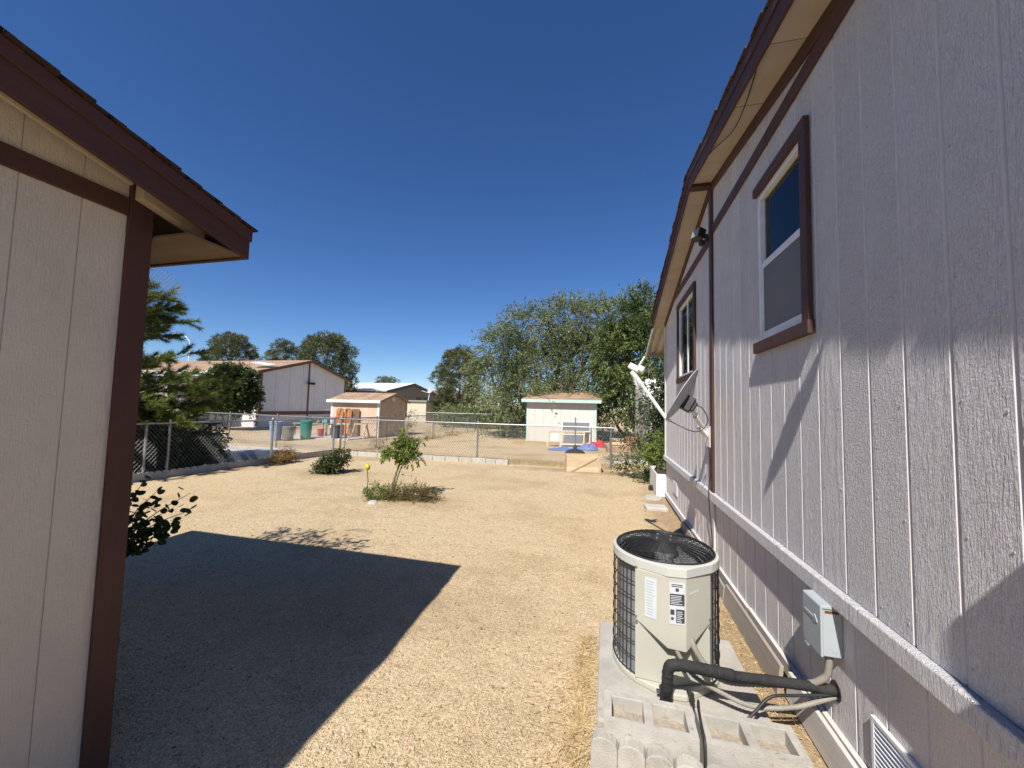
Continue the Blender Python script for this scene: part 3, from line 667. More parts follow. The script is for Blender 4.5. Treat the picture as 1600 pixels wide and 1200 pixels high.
def decal(p, q, u0, u1, z0, z1, off, name, mt, parent):
    """thin flat label on the facet between plan points p and q"""
    p, q = V((p.x, p.y, 0)), V((q.x, q.y, 0)); d_ = (q - p).normalized(); nrm = V((d_.y, -d_.x, 0)); l = (q - p).length
    a, b = p + d_ * l * u0 + nrm * off, p + d_ * l * u1 + nrm * off
    return mk(name, MB().prism([(a.x, a.y, z0), (b.x, b.y, z0), (b.x, b.y, z1), (a.x, a.y, z1)], nrm * -.001), mt, parent)
STK = mat('paper_label', (.52, .55, .57), (.46, .49, .515), 0.5, 12); INK = mat('printed_ink', (.05, .05, .055), (.035, .035, .04), 0.6, 10)
FADED = mat('faded_label_print', (.38, .42, .45), (.34, .38, .41), .5, 30)
s1 = decal(P4[0], P4[1], .32, .68, .475, .69, .0022, 'rating_label', STK, cb)
for k in range(13): decal(P4[0], P4[1], .37, .63 - .08 * random.random(), .49 + k * .0148, .4955 + k * .0148, .0030, 'print_line', FADED, s1)
s2 = decal(P4[1], P4[2], .10, .93, .475, .695, .0022, 'warning_label', STK, cb)
for (u0, u1, z0, z1) in ((.12, .90, .575, .635), (.45, .90, .485, .555), (.14, .36, .525, .552), (.18, .32, .498, .512), (.42, .6, .648, .665)): decal(P4[1], P4[2], u0, u1, z0, z1, .0032, 'print_block', INK, s2)
for k in range(6): decal(P4[1], P4[2], .16, .80 - .2 * random.random(), .581 + k * .0085, .584 + k * .0085, .0042, 'print_line', STK, s2)
for k in range(6): decal(P4[1], P4[2], .49, .86 - .15 * random.random(), .491 + k * .010, .4945 + k * .010, .0042, 'print_line', STK, s2)
for k in range(2): decal(P4[1], P4[2], .2, .8, .672 + k * .009, .676 + k * .009, .0032, 'print_line', INK, s2)
for k in range(5): decal(P4[2], P4[3], .12 + k * .075, .16 + k * .075, .628 + k * .002, .640 + k * .002, .0022, 'embossed_mark', STK, cb)
SCREWM = mat('screw_steel', (.30, .29, .27), (.2, .19, .18), .5, 30, metallic=.6)
for p, q, u, z in ((0, 1, .05, .46), (0, 1, .05, .47 + .26), (2, 3, .94, .47), (0, 1, .06, .43), (2, 3, .93, .43)):
    a = P4[p] + (P4[q] - P4[p]) * u; d_ = (P4[q] - P4[p]).normalized(); nrm = V((d_.y, -d_.x, 0)); a = V((a.x, a.y, z))
    mk('screw', MB().tube([a, a + nrm * .006], .006, 8), SCREWM, ac)
# fan guard dome of wire rings and spokes
def dome(r): return ZT + .006 + .05 * (1 - (r / .283) ** 2) ** .5 if r < .283 else ZT + .006
fg = mk('fan_guard', MB().tube([circ(.283, 2 * math.pi * i / 48, ZT + .008) for i in range(48)], .005, 6, closed=True), BLACK, ac, smooth='all')
for k in range(16):
    r = .085 + k * .0124
    mk('guard_ring', MB().tube([circ(r, 2 * math.pi * i / 40, dome(r)) for i in range(40)], .0017, 4, closed=True), BLACK, fg)
for k in range(40):
    a = 2 * math.pi * k / 40
    mk('guard_spoke', MB().tube([circ(r, a + (r - .08) * 1.1, dome(r) + .002) for r in (.08, .12, .16, .20, .25, .283)], .0017, 4), BLACK, fg)
mk('hub_plate', MB().lathe((AC.x, AC.y, 0), [(.002, dome(0) - .004), (.085, dome(.08) - .004), (.085, dome(.08) + .002), (.002, dome(0) + .004)], 28), BLACKP, fg, smooth=True)
for k in range(4):
    p = circ(.055, .6 + k * math.pi / 2, dome(.05) + .004); mk('bolt', MB().tube([p, p + V((0, 0, .008))], .006, 8), GALV, fg)
fan = mk('fan', MB().lathe((AC.x, AC.y, 0), [(.05, ZT - .10), (.055, ZT - .09), (.055, ZT - .04), (.04, ZT - .03)], 18), GALV, ac, smooth=True)
for k in range(3):
    a = k * 2 * math.pi / 3 + .5; vs_ = []
    for i in range(6):
        r = .05 + i * .036; sp = .30 + .05 * i
        for s in (-1, 1): vs_.append(circ(r, a + s * sp, ZT - .075 + s * .03))
    mk('fan_blade', MB().add(vs_, [(2 * i, 2 * i + 1, 2 * i + 3, 2 * i + 2) for i in range(5)]), GALV, fan, smooth='all')
mk('motor', MB().lathe((AC.x, AC.y, 0), [(.07, ZT - .30), (.075, ZT - .29), (.075, ZT - .13), (.05, ZT - .11)], 20), BLACKP, ac, smooth=True)
mk('valve', MB().tube([(.30, 2.30, .14), (.30, 2.25, .14)], .014, 8).tube([(.27, 2.262, .14), (.33, 2.262, .14)], .009, 6), BLACKP, ac, smooth=True)
mk('valve', MB().tube([(.44, 2.32, .13), (.445, 2.25, .13)], .013, 8).tube([(.445, 2.262, .105), (.445, 2.262, .16)], .010, 6), BLACKP, ac, smooth=True)

# refrigerant line, conduits
def lumpy(path, r, n=12, k=8):
    pts = smoothpath(path, k); return MB().tube(pts, [r * (1 + .09 * mnoise.noise((i * .55, r * 99, 2)) + (.10 if i % 9 == 4 else 0)) for i in range(len(pts))], n)
def ribbed(path, r, n=8, amp=.0012):
    pts = smoothpath(path, 16); rs = [r + (amp if i % 2 else -amp) for i in range(len(pts))]
    return MB().tube(pts, rs, n)
pm = lumpy([(1.085, 2.27, .29), (.95, 2.262, .295), (.70, 2.235, .30), (.62, 2.225, .303)], .0235); q_ = lumpy([(.63, 2.226, .304), (.46, 2.20, .325), (.37, 2.192, .33), (.325, 2.19, .315), (.315, 2.192, .27), (.312, 2.20, .20), (.31, 2.235, .115)], .0275); pm.add(q_.v, q_.f)
tag(mk('insulated_pipe', pm, FOAM, smooth='all'), 'thick black foam-wrapped pipe bending from condenser to house wall', 'pipe')
tag(mk('flexible_conduit', ribbed([(WX - .035, 2.235, .47), (WX - .035, 2.235, .42), (WX - .05, 2.245, .355), (.96, 2.28, .29), (.78, 2.33, .225), (.62, 2.33, .21), (.53, 2.32, .27), (.47, 2.325, .35), (.45, 2.35, .42)], .0155, 10), CONDUIT, smooth='all'),
    'ribbed grey conduit curving from the disconnect box to the condenser', 'conduit')
tag(mk('flexible_conduit', ribbed([(.36, 2.335, .40), (.38, 2.31, .33), (.45, 2.285, .24), (.58, 2.27, .185), (.72, 2.24, .165), (.90, 2.25, .19), (1.04, 2.262, .245), (1.085, 2.268, .262)], .0115, 8), CONDUIT, smooth='all'),
    'thinner tan conduit looping low beneath the black foam pipe', 'conduit')
tag(mk('liquid_line', MB().tube(smoothpath([(1.085, 2.262, .275), (.9, 2.22, .265), (.78, 2.19, .255), (.70, 2.16, .19), (.62, 2.13, .125), (.55, 2.12, .10)]), .007, 7), BLACKP, smooth='all'),
    'thin dark tube drooping to the pad beside the foam pipe', 'tube')
tag(mk('drain_cable', MB().tube(smoothpath([(.445, 2.24, .12), (.44, 2.12, .17), (.43, 2.055, .265), (.42, 1.99, .262), (.412, 1.90, .262), (.408, 1.825, .25), (.405, 1.80, .12)]), .0055, 6), BLACKP, smooth='all'),
    'thin black cable lying across the joint of the concrete blocks', 'cable')

# hollow concrete blocks with gravel in the cores
COREFILL = mat('sandy_core_fill', (.46, .40, .32), (.30, .255, .20), .95, 70, 1.0, 180, dist=.008)
def cinder_block(x0, y0, z0, lab, rot):
    t = thing('concrete_block', lab, 'concrete block', (x0, y0, z0), 'hollow blocks beside the condenser')
    Lx, Ly, Lz = .392, .195, .2; m_ = MB()
    xs = [0, .035, .175, .217, .357, Lx]; ys = [0, .034, Ly - .034, Ly]
    for z, up in ((0, 0), (Lz, 1)):
        for i in range(5):
            for j in range(3):
                if j == 1 and i in (1, 3): continue
                q = [(xs[i], ys[j], z), (xs[i + 1], ys[j], z), (xs[i + 1], ys[j + 1], z), (xs[i], ys[j + 1], z)]
                m_.add(q, [(0, 1, 2, 3) if up else (3, 2, 1, 0)])
    for a, b in (((0, 0), (Lx, 0)), ((Lx, 0), (Lx, Ly)), ((Lx, Ly), (0, Ly)), ((0, Ly), (0, 0))):
        m_.add([(*a, 0), (*b, 0), (*b, Lz), (*a, Lz)], [(0, 1, 2, 3)])
    for i in (1, 3):
        a, b, c, d_ = (xs[i], ys[1]), (xs[i + 1], ys[1]), (xs[i + 1], ys[2]), (xs[i], ys[2])
        for p, q in ((a, d_), (d_, c), (c, b), (b, a)): m_.add([(*p, 0), (*q, 0), (*q, Lz), (*p, Lz)], [(0, 1, 2, 3)])
    M4 = Matrix.Translation((x0, y0, z0)) @ Matrix.Rotation(rot, 4, 'Z')
    m_.v = [tuple(M4 @ V(p)) for p in m_.v]
    me = m_.mesh('block_body')
    import bmesh
    b_ = bmesh.new(); b_.from_mesh(me); bmesh.ops.remove_doubles(b_, verts=b_.verts, dist=1e-4); b_.to_mesh(me); b_.free()
    mk('block_body', me, CONC_L, t, bevel=.003)
    for i in (1, 3):
        g = MB(); nx = 8
        vs_ = []
        for jj in range(nx + 1):
            for ii in range(nx + 1):
                p = M4 @ V((xs[i] + .001 + (xs[i + 1] - xs[i] - .002) * ii / nx, ys[1] + .001 + (ys[2] - ys[1] - .002) * jj / nx, (.142) + .012 * mnoise.noise((ii * .7 + i, jj * .7, x0)))); vs_.append(p)
        g.add(vs_, [(jj * (nx + 1) + ii, jj * (nx + 1) + ii + 1, (jj + 1) * (nx + 1) + ii + 1, (jj + 1) * (nx + 1) + ii) for jj in range(nx) for ii in range(nx)])
        mk('core_fill', g, COREFILL, t, smooth='all')
cinder_block(.0, 1.845, .045, 'hollow concrete block nearer the yard, at the foot of the pad', -.01)
cinder_block(.412, 1.838, .045, 'hollow concrete block nearer the house wall, at the foot of the pad', .012)

def scallop_edging(p, q, h, z0, n, lab, group=None, mt=CONC_L, mats=None):
    """concrete edging whose top is a row of round scallops"""
    t = thing('scalloped_edging', lab, 'garden edging', (p[0], p[1], 0), group)
    p, q = V((*p, 0)), V((*q, 0)); d_ = (q - p); l = d_.length; d_.normalize(); nr = V((d_.y, -d_.x, 0)); wv = l / n
    for k in range(n):
        a = p + d_ * wv * k; prof = [(a, z0), (a + d_ * (wv - .001), z0)]
        for i in range(7):
            th = math.pi * i / 6; c = a + d_ * wv / 2; prof.append((c + d_ * (wv / 2 - .0005) * math.cos(th), h - wv * .34 + wv * .34 * math.sin(th)))
        mk('scallop', MB().prism([(v.x, v.y, z) for v, z in prof], nr * -.06), mt, t, bevel=.004)
scallop_edging((-.055, 1.812), (.62, 1.725), .20, -.02, 6, 'scalloped concrete edging lying in front of the hollow blocks')
st_ = MB().prism([(.86, 1.92, 0), (.97, 1.62, 0), (1.045, 1.60, 0), (1.035, 1.78, 0), (.95, 1.98, 0)], (0, 0, .075))
tag(mk('broken_plank', st_, mat('flaking_white_paint', (.66, .62, .56), (.5, .44, .37), .85, 25, .8, 70, spots=((.28, .2, .13), 30, .6)), bevel=.01), 'broken piece of white painted plank on the ground by the skirting', 'plank')
tag(mk('blue_shim', MB().obox((.60, 2.12, .092), (.055, .004, 0), (-.004, .028, 0), (0, 0, .006)), mat('faded_blue_plastic', (.30, .38, .46), (.24, .31, .39), .6, 20), bevel=.003), 'flat faded blue plastic piece on the pad behind the blocks', 'plastic piece')
def plank(p, q, w_, h, lab, mt=GRAYWOOD, tilt=0):
    up = V((math.sin(tilt), 0, math.cos(tilt)))
    return tag(mk('plank', MB().bar(p, q, w_, h, up), mt, bevel=.004), lab, 'plank', 'old planks along the skirting')
plank((.985, 2.62, .085), (.995, 3.72, .075), .022, .17, 'weathered grey plank on edge along the skirting beside the condenser', GRAYWOOD, .12)
plank((1.015, .9, .075), (1.02, 2.60, .085), .024, .15, 'painted plank on edge at the skirting foot under the disconnect box', TRIMW, .1)
plank((1.0, 3.76, .055), (1.03, 5.9, .05), .022, .12, 'weathered grey plank on edge along the skirting under the satellite dish', GRAYWOOD, .1)
# ------------------------------------------------------------------ the shed on the left
shed = thing('garden_shed', 'cream board shed with dark brown roof edge, close on the left', 'shed', (-2.1, .5, 0))
SX = -2.10; SXF = -1.85; SY1 = 1.29; SYE = 1.60; SYR = -.25; SXB = -5.15; SXE = -5.36
def zs(y): return 2.522 + .245 * ((SYE - y) if y > SYR else (SYE - 2 * SYR + y))      # top of the roof deck
sheet = MB().prism([(SX - .05, -1.8, 0), (SX - .05, SYR, 0), (SX - .05, SY1, 0), (SX - .05, SY1, zs(SY1) - .02), (SX - .05, SYR, zs(SYR) - .02), (SX - .05, -1.8, zs(-1.8) - .02)], (.046, 0, 0))
sw = mk('gable_wall', sheet, DARKGAP, shed)
yb = .8814
ys = [-1.8] + [yb + .1755 * k for k in range(-15, 3)] + [SY1 - .002]
for a, b in zip(ys[:-1], ys[1:]):
    if a > -1.75:
        a_, b_ = a + .0018, b - .0018
        for z0, t0, t1 in ((0, 2.475, 2.475), (2.4755, zs(a_) - .025, zs(b_) - .025)):
            mk('siding_board', MB().prism([(SX - .0036, a_, z0), (SX - .0036, a_, t0), (SX - .0036, b_, t1), (SX - .0036, b_, z0)], (.0036, 0, 0)), SHED_SIDING, sw)
mb = MB(); mb.box(SXB, SX - .051, SY1 - .04, SY1, 0, 2.46); mb.box(SXB, SX - .051, -1.8, -1.76, 0, 2.46); mb.box(SXB, SXB + .04, -1.76, SY1 - .04, 0, 2.6)
mk('side_walls', mb, SHED_SIDING, shed)
mk('corner_trim', MB().box(SX + .0005, SX + .019, SY1 - .082, SY1 + .012, 0, zs(SY1) - .012), BROWN_V, shed, bevel=.003)
mk('corner_trim', MB().box(SX - .08, SX, SY1 + .0005, SY1 + .019, 0, 2.42), BROWN_V, shed, bevel=.003)
mk('band_board', MB().box(SX + .0005, SX + .017, -1.8, SY1 - .083, 2.435, 2.515), BROWN, shed, bevel=.003)
SHEDROOF = shingle_mat('dark_roof_shingles', (.07, .045, .035), (.05, .033, .028))
UNDER = mat('cream_painted_decking', (.52, .44, .34), (.42, .34, .25), .75, 5, .4, 60, stretch=(.2, 1, 1))
dk = MB()
for a, b in ((SYE, SYR), (2 * SYR - SYE, SYR)):
    dk.prism([(SXF - .026, a, zs(a) - .015), (SXF - .026, b, zs(b) - .015), (SXF - .026, b, zs(b)), (SXF - .026, a, zs(a))], (SXE - SXF + .026, 0, 0))
rf = mk('roof_deck', dk, UNDER, shed)
for s, (a, b) in enumerate(((SYE + .02, SYR), (2 * SYR - SYE - .02, SYR))):
    n = 19
    for k in range(n):
        y0_ = a + (b - a) * k / n; y1_ = a + (b - a) * min((k + 1.3) / n, 1); xo = SXF + .018 + random.uniform(0, .012)
        mk('shingle_course', MB().prism([(xo, y0_, zs(y0_) + .008), (xo, y0_, zs(y0_) + .017), (xo, y1_, zs(y1_) + .009), (xo, y1_, zs(y1_) + .001)], (SXE - .02 - xo, 0, 0)), SHEDROOF, rf)
for a, b in ((SYE, SYR), (2 * SYR - SYE, SYR)):
    lo, hi = -.155, 0.0
    mk('rake_fascia', MB().prism([(SXF - .025, a, zs(a) + lo), (SXF - .025, b, zs(b) + lo), (SXF - .025, b, zs(b) + hi), (SXF - .025, a, zs(a) + hi)], (.022, 0, 0)), BROWN, shed, bevel=.003)
    mk('rake_cap', MB().prism([(SXF - .002, a, zs(a) - .06), (SXF - .002, b, zs(b) - .06), (SXF - .002, b, zs(b)), (SXF - .002, a, zs(a))], (.014, 0, 0)), BROWN, shed, bevel=.002)
    e = 1 if a > SYR else -1
    mk('eave_fascia', MB().box(SXE, SXF - .026, *(sorted((a - e * .022, a - e * .001))), zs(a) - .155, zs(a) - .016), BROWN, shed, bevel=.003)
    ei = a - e * .0225
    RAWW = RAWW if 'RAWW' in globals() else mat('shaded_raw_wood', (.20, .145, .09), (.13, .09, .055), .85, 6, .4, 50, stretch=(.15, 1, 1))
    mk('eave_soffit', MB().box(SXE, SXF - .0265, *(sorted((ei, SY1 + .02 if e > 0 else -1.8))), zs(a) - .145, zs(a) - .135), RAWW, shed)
    # lookout beams under the rake overhang
    yq = SY1 + .10 if e > 0 else -1.9
mk('lookout_beam', MB().prism([(SX + .02, SYE - .10, zs(SYE - .1) - .10), (SX + .02, SYE - .03 - .35, zs(SYE - .38) - .10), (SX + .02, SYE - .38, zs(SYE - .38) - .016), (SX + .02, SYE - .1, zs(SYE - .1) - .016)], (.05, 0, 0)), UNDER, shed, bevel=.004)
mk('rake_ledger', MB().prism([(SX + .0175, SY1 - .09, zs(SY1 - .09) - .05), (SX + .0175, SYR, zs(SYR) - .05), (SX + .0175, SYR, zs(SYR) - .016), (SX + .0175, SY1 - .09, zs(SY1 - .09) - .016)], (.02, 0, 0)), UNDER, shed)

# hexagonal wire netting sticking up behind the shed corner
hw = MB(); cells = {}
c0 = V((-3.52, 2.16, 2.66)); hs = .022
def netpt(u, v):   # u along the arc, v across the sheet
    th = u / .62; return (c0.x + .50 * math.sin(th) * .75 - v * .25, c0.y + .02 + v * .10 + .12 * math.sin(th), c0.z - .62 * (1 - math.cos(th)) - v * .62)
for i in range(-3, 15):
    for j in range(8):
        x = i * hs * 3 ** .5 + (j % 2) * hs * 3 ** .5 / 2; y = j * hs * 1.5
        if x > .56 - .3 * (y / .26): continue
        for a in (90, 210, 330):
            q = (x + hs * math.cos(math.radians(a)), y + hs * math.sin(math.radians(a)))
            a2 = (x + hs * math.cos(math.radians(a + 60)), y + hs * math.sin(math.radians(a + 60)))
            hw.tube([netpt(*q), netpt(*a2)], .0013, 3)
tag(mk('wire_netting', hw, GALV), 'curled sheet of hexagonal wire netting under the shed eave', 'wire netting')
# dark pot in the shed's shade
pt = thing('plant_pot', 'dark plastic plant pot in the shade at the shed corner', 'plant pot', (-2.60, 1.47, 0))
mk('pot_body', MB().lathe((-2.60, 1.47, 0), [(.09, .0), (.10, .02), (.125, .30), (.135, .30), (.135, .33), (.118, .33), (.11, .27)], 24), BLACKP, pt, smooth=True)
mk('soil', MB().lathe((-2.60, 1.47, .27), [(.111, 0), (.111, .01)], 24), mat('dark_soil', (.05, .035, .025), None, .95, 30), pt)

# ------------------------------------------------------------------ fences
def diag(mb, p0, p1, z0, z1, pitch, r, off):
    """woven diagonal wires clipped to the rectangle p0-p1 x z0-z1, three-sided"""
    p0, p1 = V(p0), V(p1); l = (p1 - p0).length; d_ = (p1 - p0) / l; nr = V((d_.y, -d_.x, 0)); h = z1 - z0
    s = 1.25    # a diamond is taller than wide
    for sg in (1, -1):
        k = -h / s if sg > 0 else 0
        k = math.floor(k / pitch) * pitch
        while k < l + (h / s if sg < 0 else 0):
            # wire: u = k + sg * t / s, z = t
            a, b = 0.0, h
            if sg > 0: a = max(a, -k * s); b = min(b, (l - k) * s)
            else: a = max(a, (k - l) * s); b = min(b, k * s)
            if b - a > .02:
                P = p0 + d_ * (k + sg * a / s) + V((0, 0, z0 + a)) + nr * off * sg
                Q = p0 + d_ * (k + sg * b / s) + V((0, 0, z0 + b)) + nr * off * sg
                mb.tube([P, Q], r, 3)
            k += pitch
def fence(p0, p1, posts, lab, h=1.12, pitch=.075, r=.0021, term=(), group='chain link fences', tall=0):
    t = thing('chain_link_fence', lab, 'fence', (p0[0], p0[1], 0), group)
    p0, p1 = V((*p0, 0)), V((*p1, 0)); l = (p1 - p0).length; d_ = (p1 - p0) / l
    m_ = MB(); diag(m_, p0, p1, .05, h - .01, pitch, r, .0025); w_ = mk('wire_mesh', m_, WIRE, t); w_['kind'] = 'stuff'
    z = V((0, 0, h)); mk('top_rail', MB().tube([p0 + z, p1 + z], .019, 8), GALV, t, smooth=True)
    me = {}
    for u, rad in posts:
        if rad not in me:
            me[rad] = MB().lathe((0, 0, 0), [(rad, -.1), (rad, h + .02), (rad * 1.08, h + .02), (rad * .95, h + .05), (rad * .4, h + .07)], 12).mesh('post')
        o = mk('post', me[rad], GALV, t, loc=p0 + d_ * u + V((d_.y, -d_.x, 0)) * (-.035), smooth=True)
    return t
# back fence, left fence, neighbours' fences
fence((-8.30, 10.70), (.25, 10.85), [(.02, .03), (4.62, .024), (8.42, .024)], 'chain link fence across the back of the yard on a block kerb', r=.0032)
fence((-9.05, 4.2), (-8.36, 10.66), [(0, .024), (1.55, .024), (1.95, .022), (4.28, .032), (6.40, .03)], 'chain link fence along the left of the yard behind the pine shade')
fence((-8.42, 10.78), (-17.2, 12.3), [(2.9, .022), (5.6, .022), (7.4, .022), (8.8, .03)], "chain link fence across the neighbour's yard to the left of the fence corner")
fence((-8.36, 10.95), (-8.55, 24.6), [(2.0, .022), (4.4, .022), (7.0, .024), (9.6, .022), (12.2, .022), (13.6, .03)], 'chain link fence running back from the fence corner past the peach shed', pitch=.1)
fence((-8.6, 24.8), (-1.0, 25.2), [(2.4, .024), (4.8, .024), (7.2, .03)], 'far chain link fence in front of the green hedge', pitch=.14, r=.0025)
fence((-20.0, 24.0), (-8.7, 24.7), [(3, .024), (6, .024), (9, .024)], 'far chain link fence behind the peach shed', pitch=.14, r=.0025)
# block kerb under the back fence
kb = thing('block_kerb', 'row of pale concrete blocks under the back fence', 'kerb', (-8.2, 10.6, 0))
x = -8.22; k = 0
while x < -2.75:
    l_ = random.choice((.40, .40, .42, .3)); l_ = min(l_, -2.7 - x)
    yy = 10.56 + .0175 * (x + 8.3) + random.uniform(-.008, .008)
    mk('block', MB().box(x, x + l_ - random.uniform(.004, .012), yy, yy + .10, -.05, .125 + random.uniform(-.012, .01)), CONC_L, kb, bevel=.008); x += l_
scallop_edging((-8.98, 4.6), (-8.31, 10.55), .16, -.03, 46, 'long low scalloped concrete edging in shade under the left fence', mt=CONC)

# ------------------------------------------------------------------ peach shed
PEACH = mat('peach_paint', (.60, .43, .32), (.54, .385, .285), 0.7, 3, .15, 30, rand=.03)
WHT = mat('white_paint', (.78, .76, .72), (.68, .66, .62), 0.6, 4)
TAN = shingle_mat('tan_roof_shingles', (.44, .31, .21), (.35, .24, .165))
ps = thing('garden_shed', 'peach board shed with white corner trim beyond the fences', 'shed', (-12, 17.7, 0))
ax, bx_, ay, by_ = -13.35, -10.65, 16.5, 19.0; zm = 1.76; zp = 2.12; ym = (ay + by_) / 2
n = 9
for k in range(n):
    a = ax + (bx_ - ax) * k / n; b = ax + (bx_ - ax) * (k + 1) / n
    mk('wall_board', MB().box(a + .004, b - .004, ay, ay + .02, .05, zm), PEACH, ps)
n = 8
for k in range(n):
    a = ay + (by_ - ay) * k / n; b = ay + (by_ - ay) * (k + 1) / n
    f_ = lambda y: zm + (zp - zm) * (1 - abs(y - ym) / (ym - ay))
    mk('wall_board', MB().prism([(bx_ - .02, a + .004, .05), (bx_ - .02, b - .004, .05), (bx_ - .02, b - .004, f_(b)), (bx_ - .02, a + .004, f_(a))], (.02, 0, 0)), PEACH, ps)
mk('wall_core', MB().prism([(ax + .02, ay + .021, 0), (ax + .02, by_, 0), (ax + .02, by_, zm), (ax + .02, ym, zp - .01), (ax + .02, ay + .021, zm)], (bx_ - ax - .045, 0, 0)), PEACH, ps)
for s in (-1, 1):
    e = ym + s * (ym - ay + .18); ze = zm - .05
    mk('roof', MB().prism([(ax - .15, e, ze), (ax - .15, ym, zp + .02), (ax - .15, ym, zp + .08), (ax - .15, e, ze + .06)], (bx_ - ax + .3, 0, 0)), TAN, ps)
    mk('rake_trim', MB().prism([(bx_ + .151, e, ze - .05), (bx_ + .151, ym, zp - .03), (bx_ + .151, ym, zp + .082), (bx_ + .151, e, ze + .062)], (.02, 0, 0)), mat('greyed_peach_trim', (.36, .27, .21), (.3, .22, .17), .7), ps)
mk('eave_fascia', MB().box(ax - .15, bx_ + .15, ay - .205, ay - .181, zm - .10, zm + .03), WHT, ps, bevel=.003)
mk('corner_trim', MB().box(bx_ - .10, bx_ + .012, ay - .016, ay - .001, 0, zm - .02), WHT, ps); mk('corner_trim', MB().box(bx_ + .001, bx_ + .014, ay, ay + .09, 0, zm), WHT, ps)
mk('corner_trim', MB().box(ax - .01, ax + .10, ay - .016, ay - .001, 0, zm - .02), WHT, ps)
mk('gable_vent', MB().box(bx_ + .001, bx_ + .015, ym - .14, ym + .14, zp - .34, zp - .14), WHT, ps)
# orange double gate leaning on it, boards, saw horses
gt = thing('wooden_gate', 'orange stained wooden double gate with rounded tops against the peach shed', 'gate', (-12.5, 16.35, 0))
for k, x in enumerate((-12.88, -12.42)):
    prof = [(x, 0), (x + .40, 0)] + [(x + .2 + .2 * math.cos(math.pi * i / 8), 1.16 + .18 * math.sin(math.pi * i / 8)) for i in range(9)]
    lf = mk('gate_leaf', MB().prism([(a, 16.30, b + .05) for a, b in prof], (0, .03, 0)), REDWOOD, gt)
    for j in range(4): mk('gate_board', MB().box(x + .012 + j * .095, x + .100 + j * .095, 16.283, 16.299, .10, 1.16 + (.12 if j in (1, 2) else 0)), REDWOOD, lf)
tag(mk('leaning_panel', MB().obox((-11.86, 16.36, .70), (.20, 0, 0), (0, .012, .0), (0, .05, .65)), mat('dark_brown_panel', (.17, .10, .065), None, .7, 5), bevel=.003), 'dark brown flat panel leaning upright beside the orange gate', 'panel')
def sawhorse(x, y, lab):
    t = thing('saw_horse', lab, 'saw horse', (x, y, 0), 'saw horses in front of the peach shed')
    mk('beam', MB().box(x - .35, x + .35, y - .04, y + .04, .62, .71), PALEWOOD, t)
    for sx in (-1, 1):
        for sy in (-1, 1): mk('leg', MB().bar((x + sx * .27, y + sy * .03, .64), (x + sx * .33, y + sy * .24, .0), .045, .07), PALEWOOD, t)
sawhorse(-11.2, 15.9, 'pale wooden saw horse right in front of the peach shed corner trim'); sawhorse(-11.9, 15.6, 'pale wooden saw horse nearer the orange gate')
# thin black metal trestle frame
fr = thing('metal_frame', 'thin dark metal railing frame standing before the peach shed', 'railing', (-11.6, 15.2, 0))
mk('top_bar', MB().tube([(-12.5, 15.0, .98), (-9.4, 15.2, .98)], .014, 6), BLACKP, fr); mk('lower_bar', MB().tube([(-12.5, 15.0, .74), (-9.4, 15.2, .74)], .010, 6), BLACKP, fr)
for k in range(2): mk('leg', MB().tube([(-12.5 + k * 3.1, 15.0 + .2 * k, 0), (-12.5 + k * 3.1, 15.0 + .2 * k, .98)], .014, 6), BLACKP, fr)
for k in range(22): mk('baluster', MB().tube([(-12.4 + k * .14, 15.01 + k * .009, .74), (-12.4 + k * .14, 15.01 + k * .009, .98)], .005, 4), BLACKP, fr)

# ------------------------------------------------------------------ bins and clutter beyond the left fence
def barrel(x, y, r, h, c, name, lab, lid=True):
    m_ = mat(name + '_plastic', c, tuple(v * .8 for v in c), .5, 6)
    t = thing(name, lab, 'bin', (x, y, 0), "bins in the neighbour's yard")
    mk('body', MB().lathe((x, y, 0), [(r * .82, .02), (r * .86, .05), (r, h * .88), (r * 1.06, h * .88), (r * 1.06, h * .92), (r, h * .93), (r * .99, h * .96)], 20), m_, t, smooth=True)
    if lid: mk('lid', MB().lathe((x, y, h * .96), [(r * 1.07, 0), (r * 1.07, .03), (r * .8, .07), (r * .1, .09)], 20), m_, t, smooth=True)
barrel(-13.45, 13.35, .24, .78, (.30, .42, .60), 'blue_barrel', 'light blue plastic barrel with lid behind the left fence')
barrel(-13.02, 13.55, .24, .62, (.24, .23, .21), 'grey_bin', 'grey plastic bin between the blue and green bins', False)
barrel(-12.85, 14.35, .24, .80, (.04, .26, .22), 'green_bin', 'dark green plastic bin right of the grey bin')
barrel(-11.75, 14.9, .20, .66, (.05, .06, .09), 'dark_bin', 'dark slate plastic bin by the fence corner', False)
tag(mk('toy_box', MB().box(-13.35, -13.08, 15.9, 16.1, .62, .86), mat('aqua_plastic', (.15, .55, .58), None, .5), bevel=.03), 'small aqua box on the table edge behind the green bin', 'box')
tag(mk('red_bucket', MB().lathe((-13.05, 15.5, .05), [(.10, 0), (.13, .05), (.15, .32), (.16, .32), (.15, .34)], 14), mat('red_plastic', (.5, .05, .06), None, .5), smooth=True), 'small red bucket behind the green bin', 'bucket')
tb = thing('work_table', 'low cluttered work table behind the bins', 'table', (-13.6, 16.0, 0))
mk('table_top', MB().box(-14.9, -12.9, 15.75, 16.3, .56, .61), GRAYWOOD, tb)
for xx in (-14.8, -13.0):
    for y in (15.8, 16.22): mk('leg', MB().box(xx - .03, xx + .03, y - .03, y + .03, 0, .56), GRAYWOOD, tb)
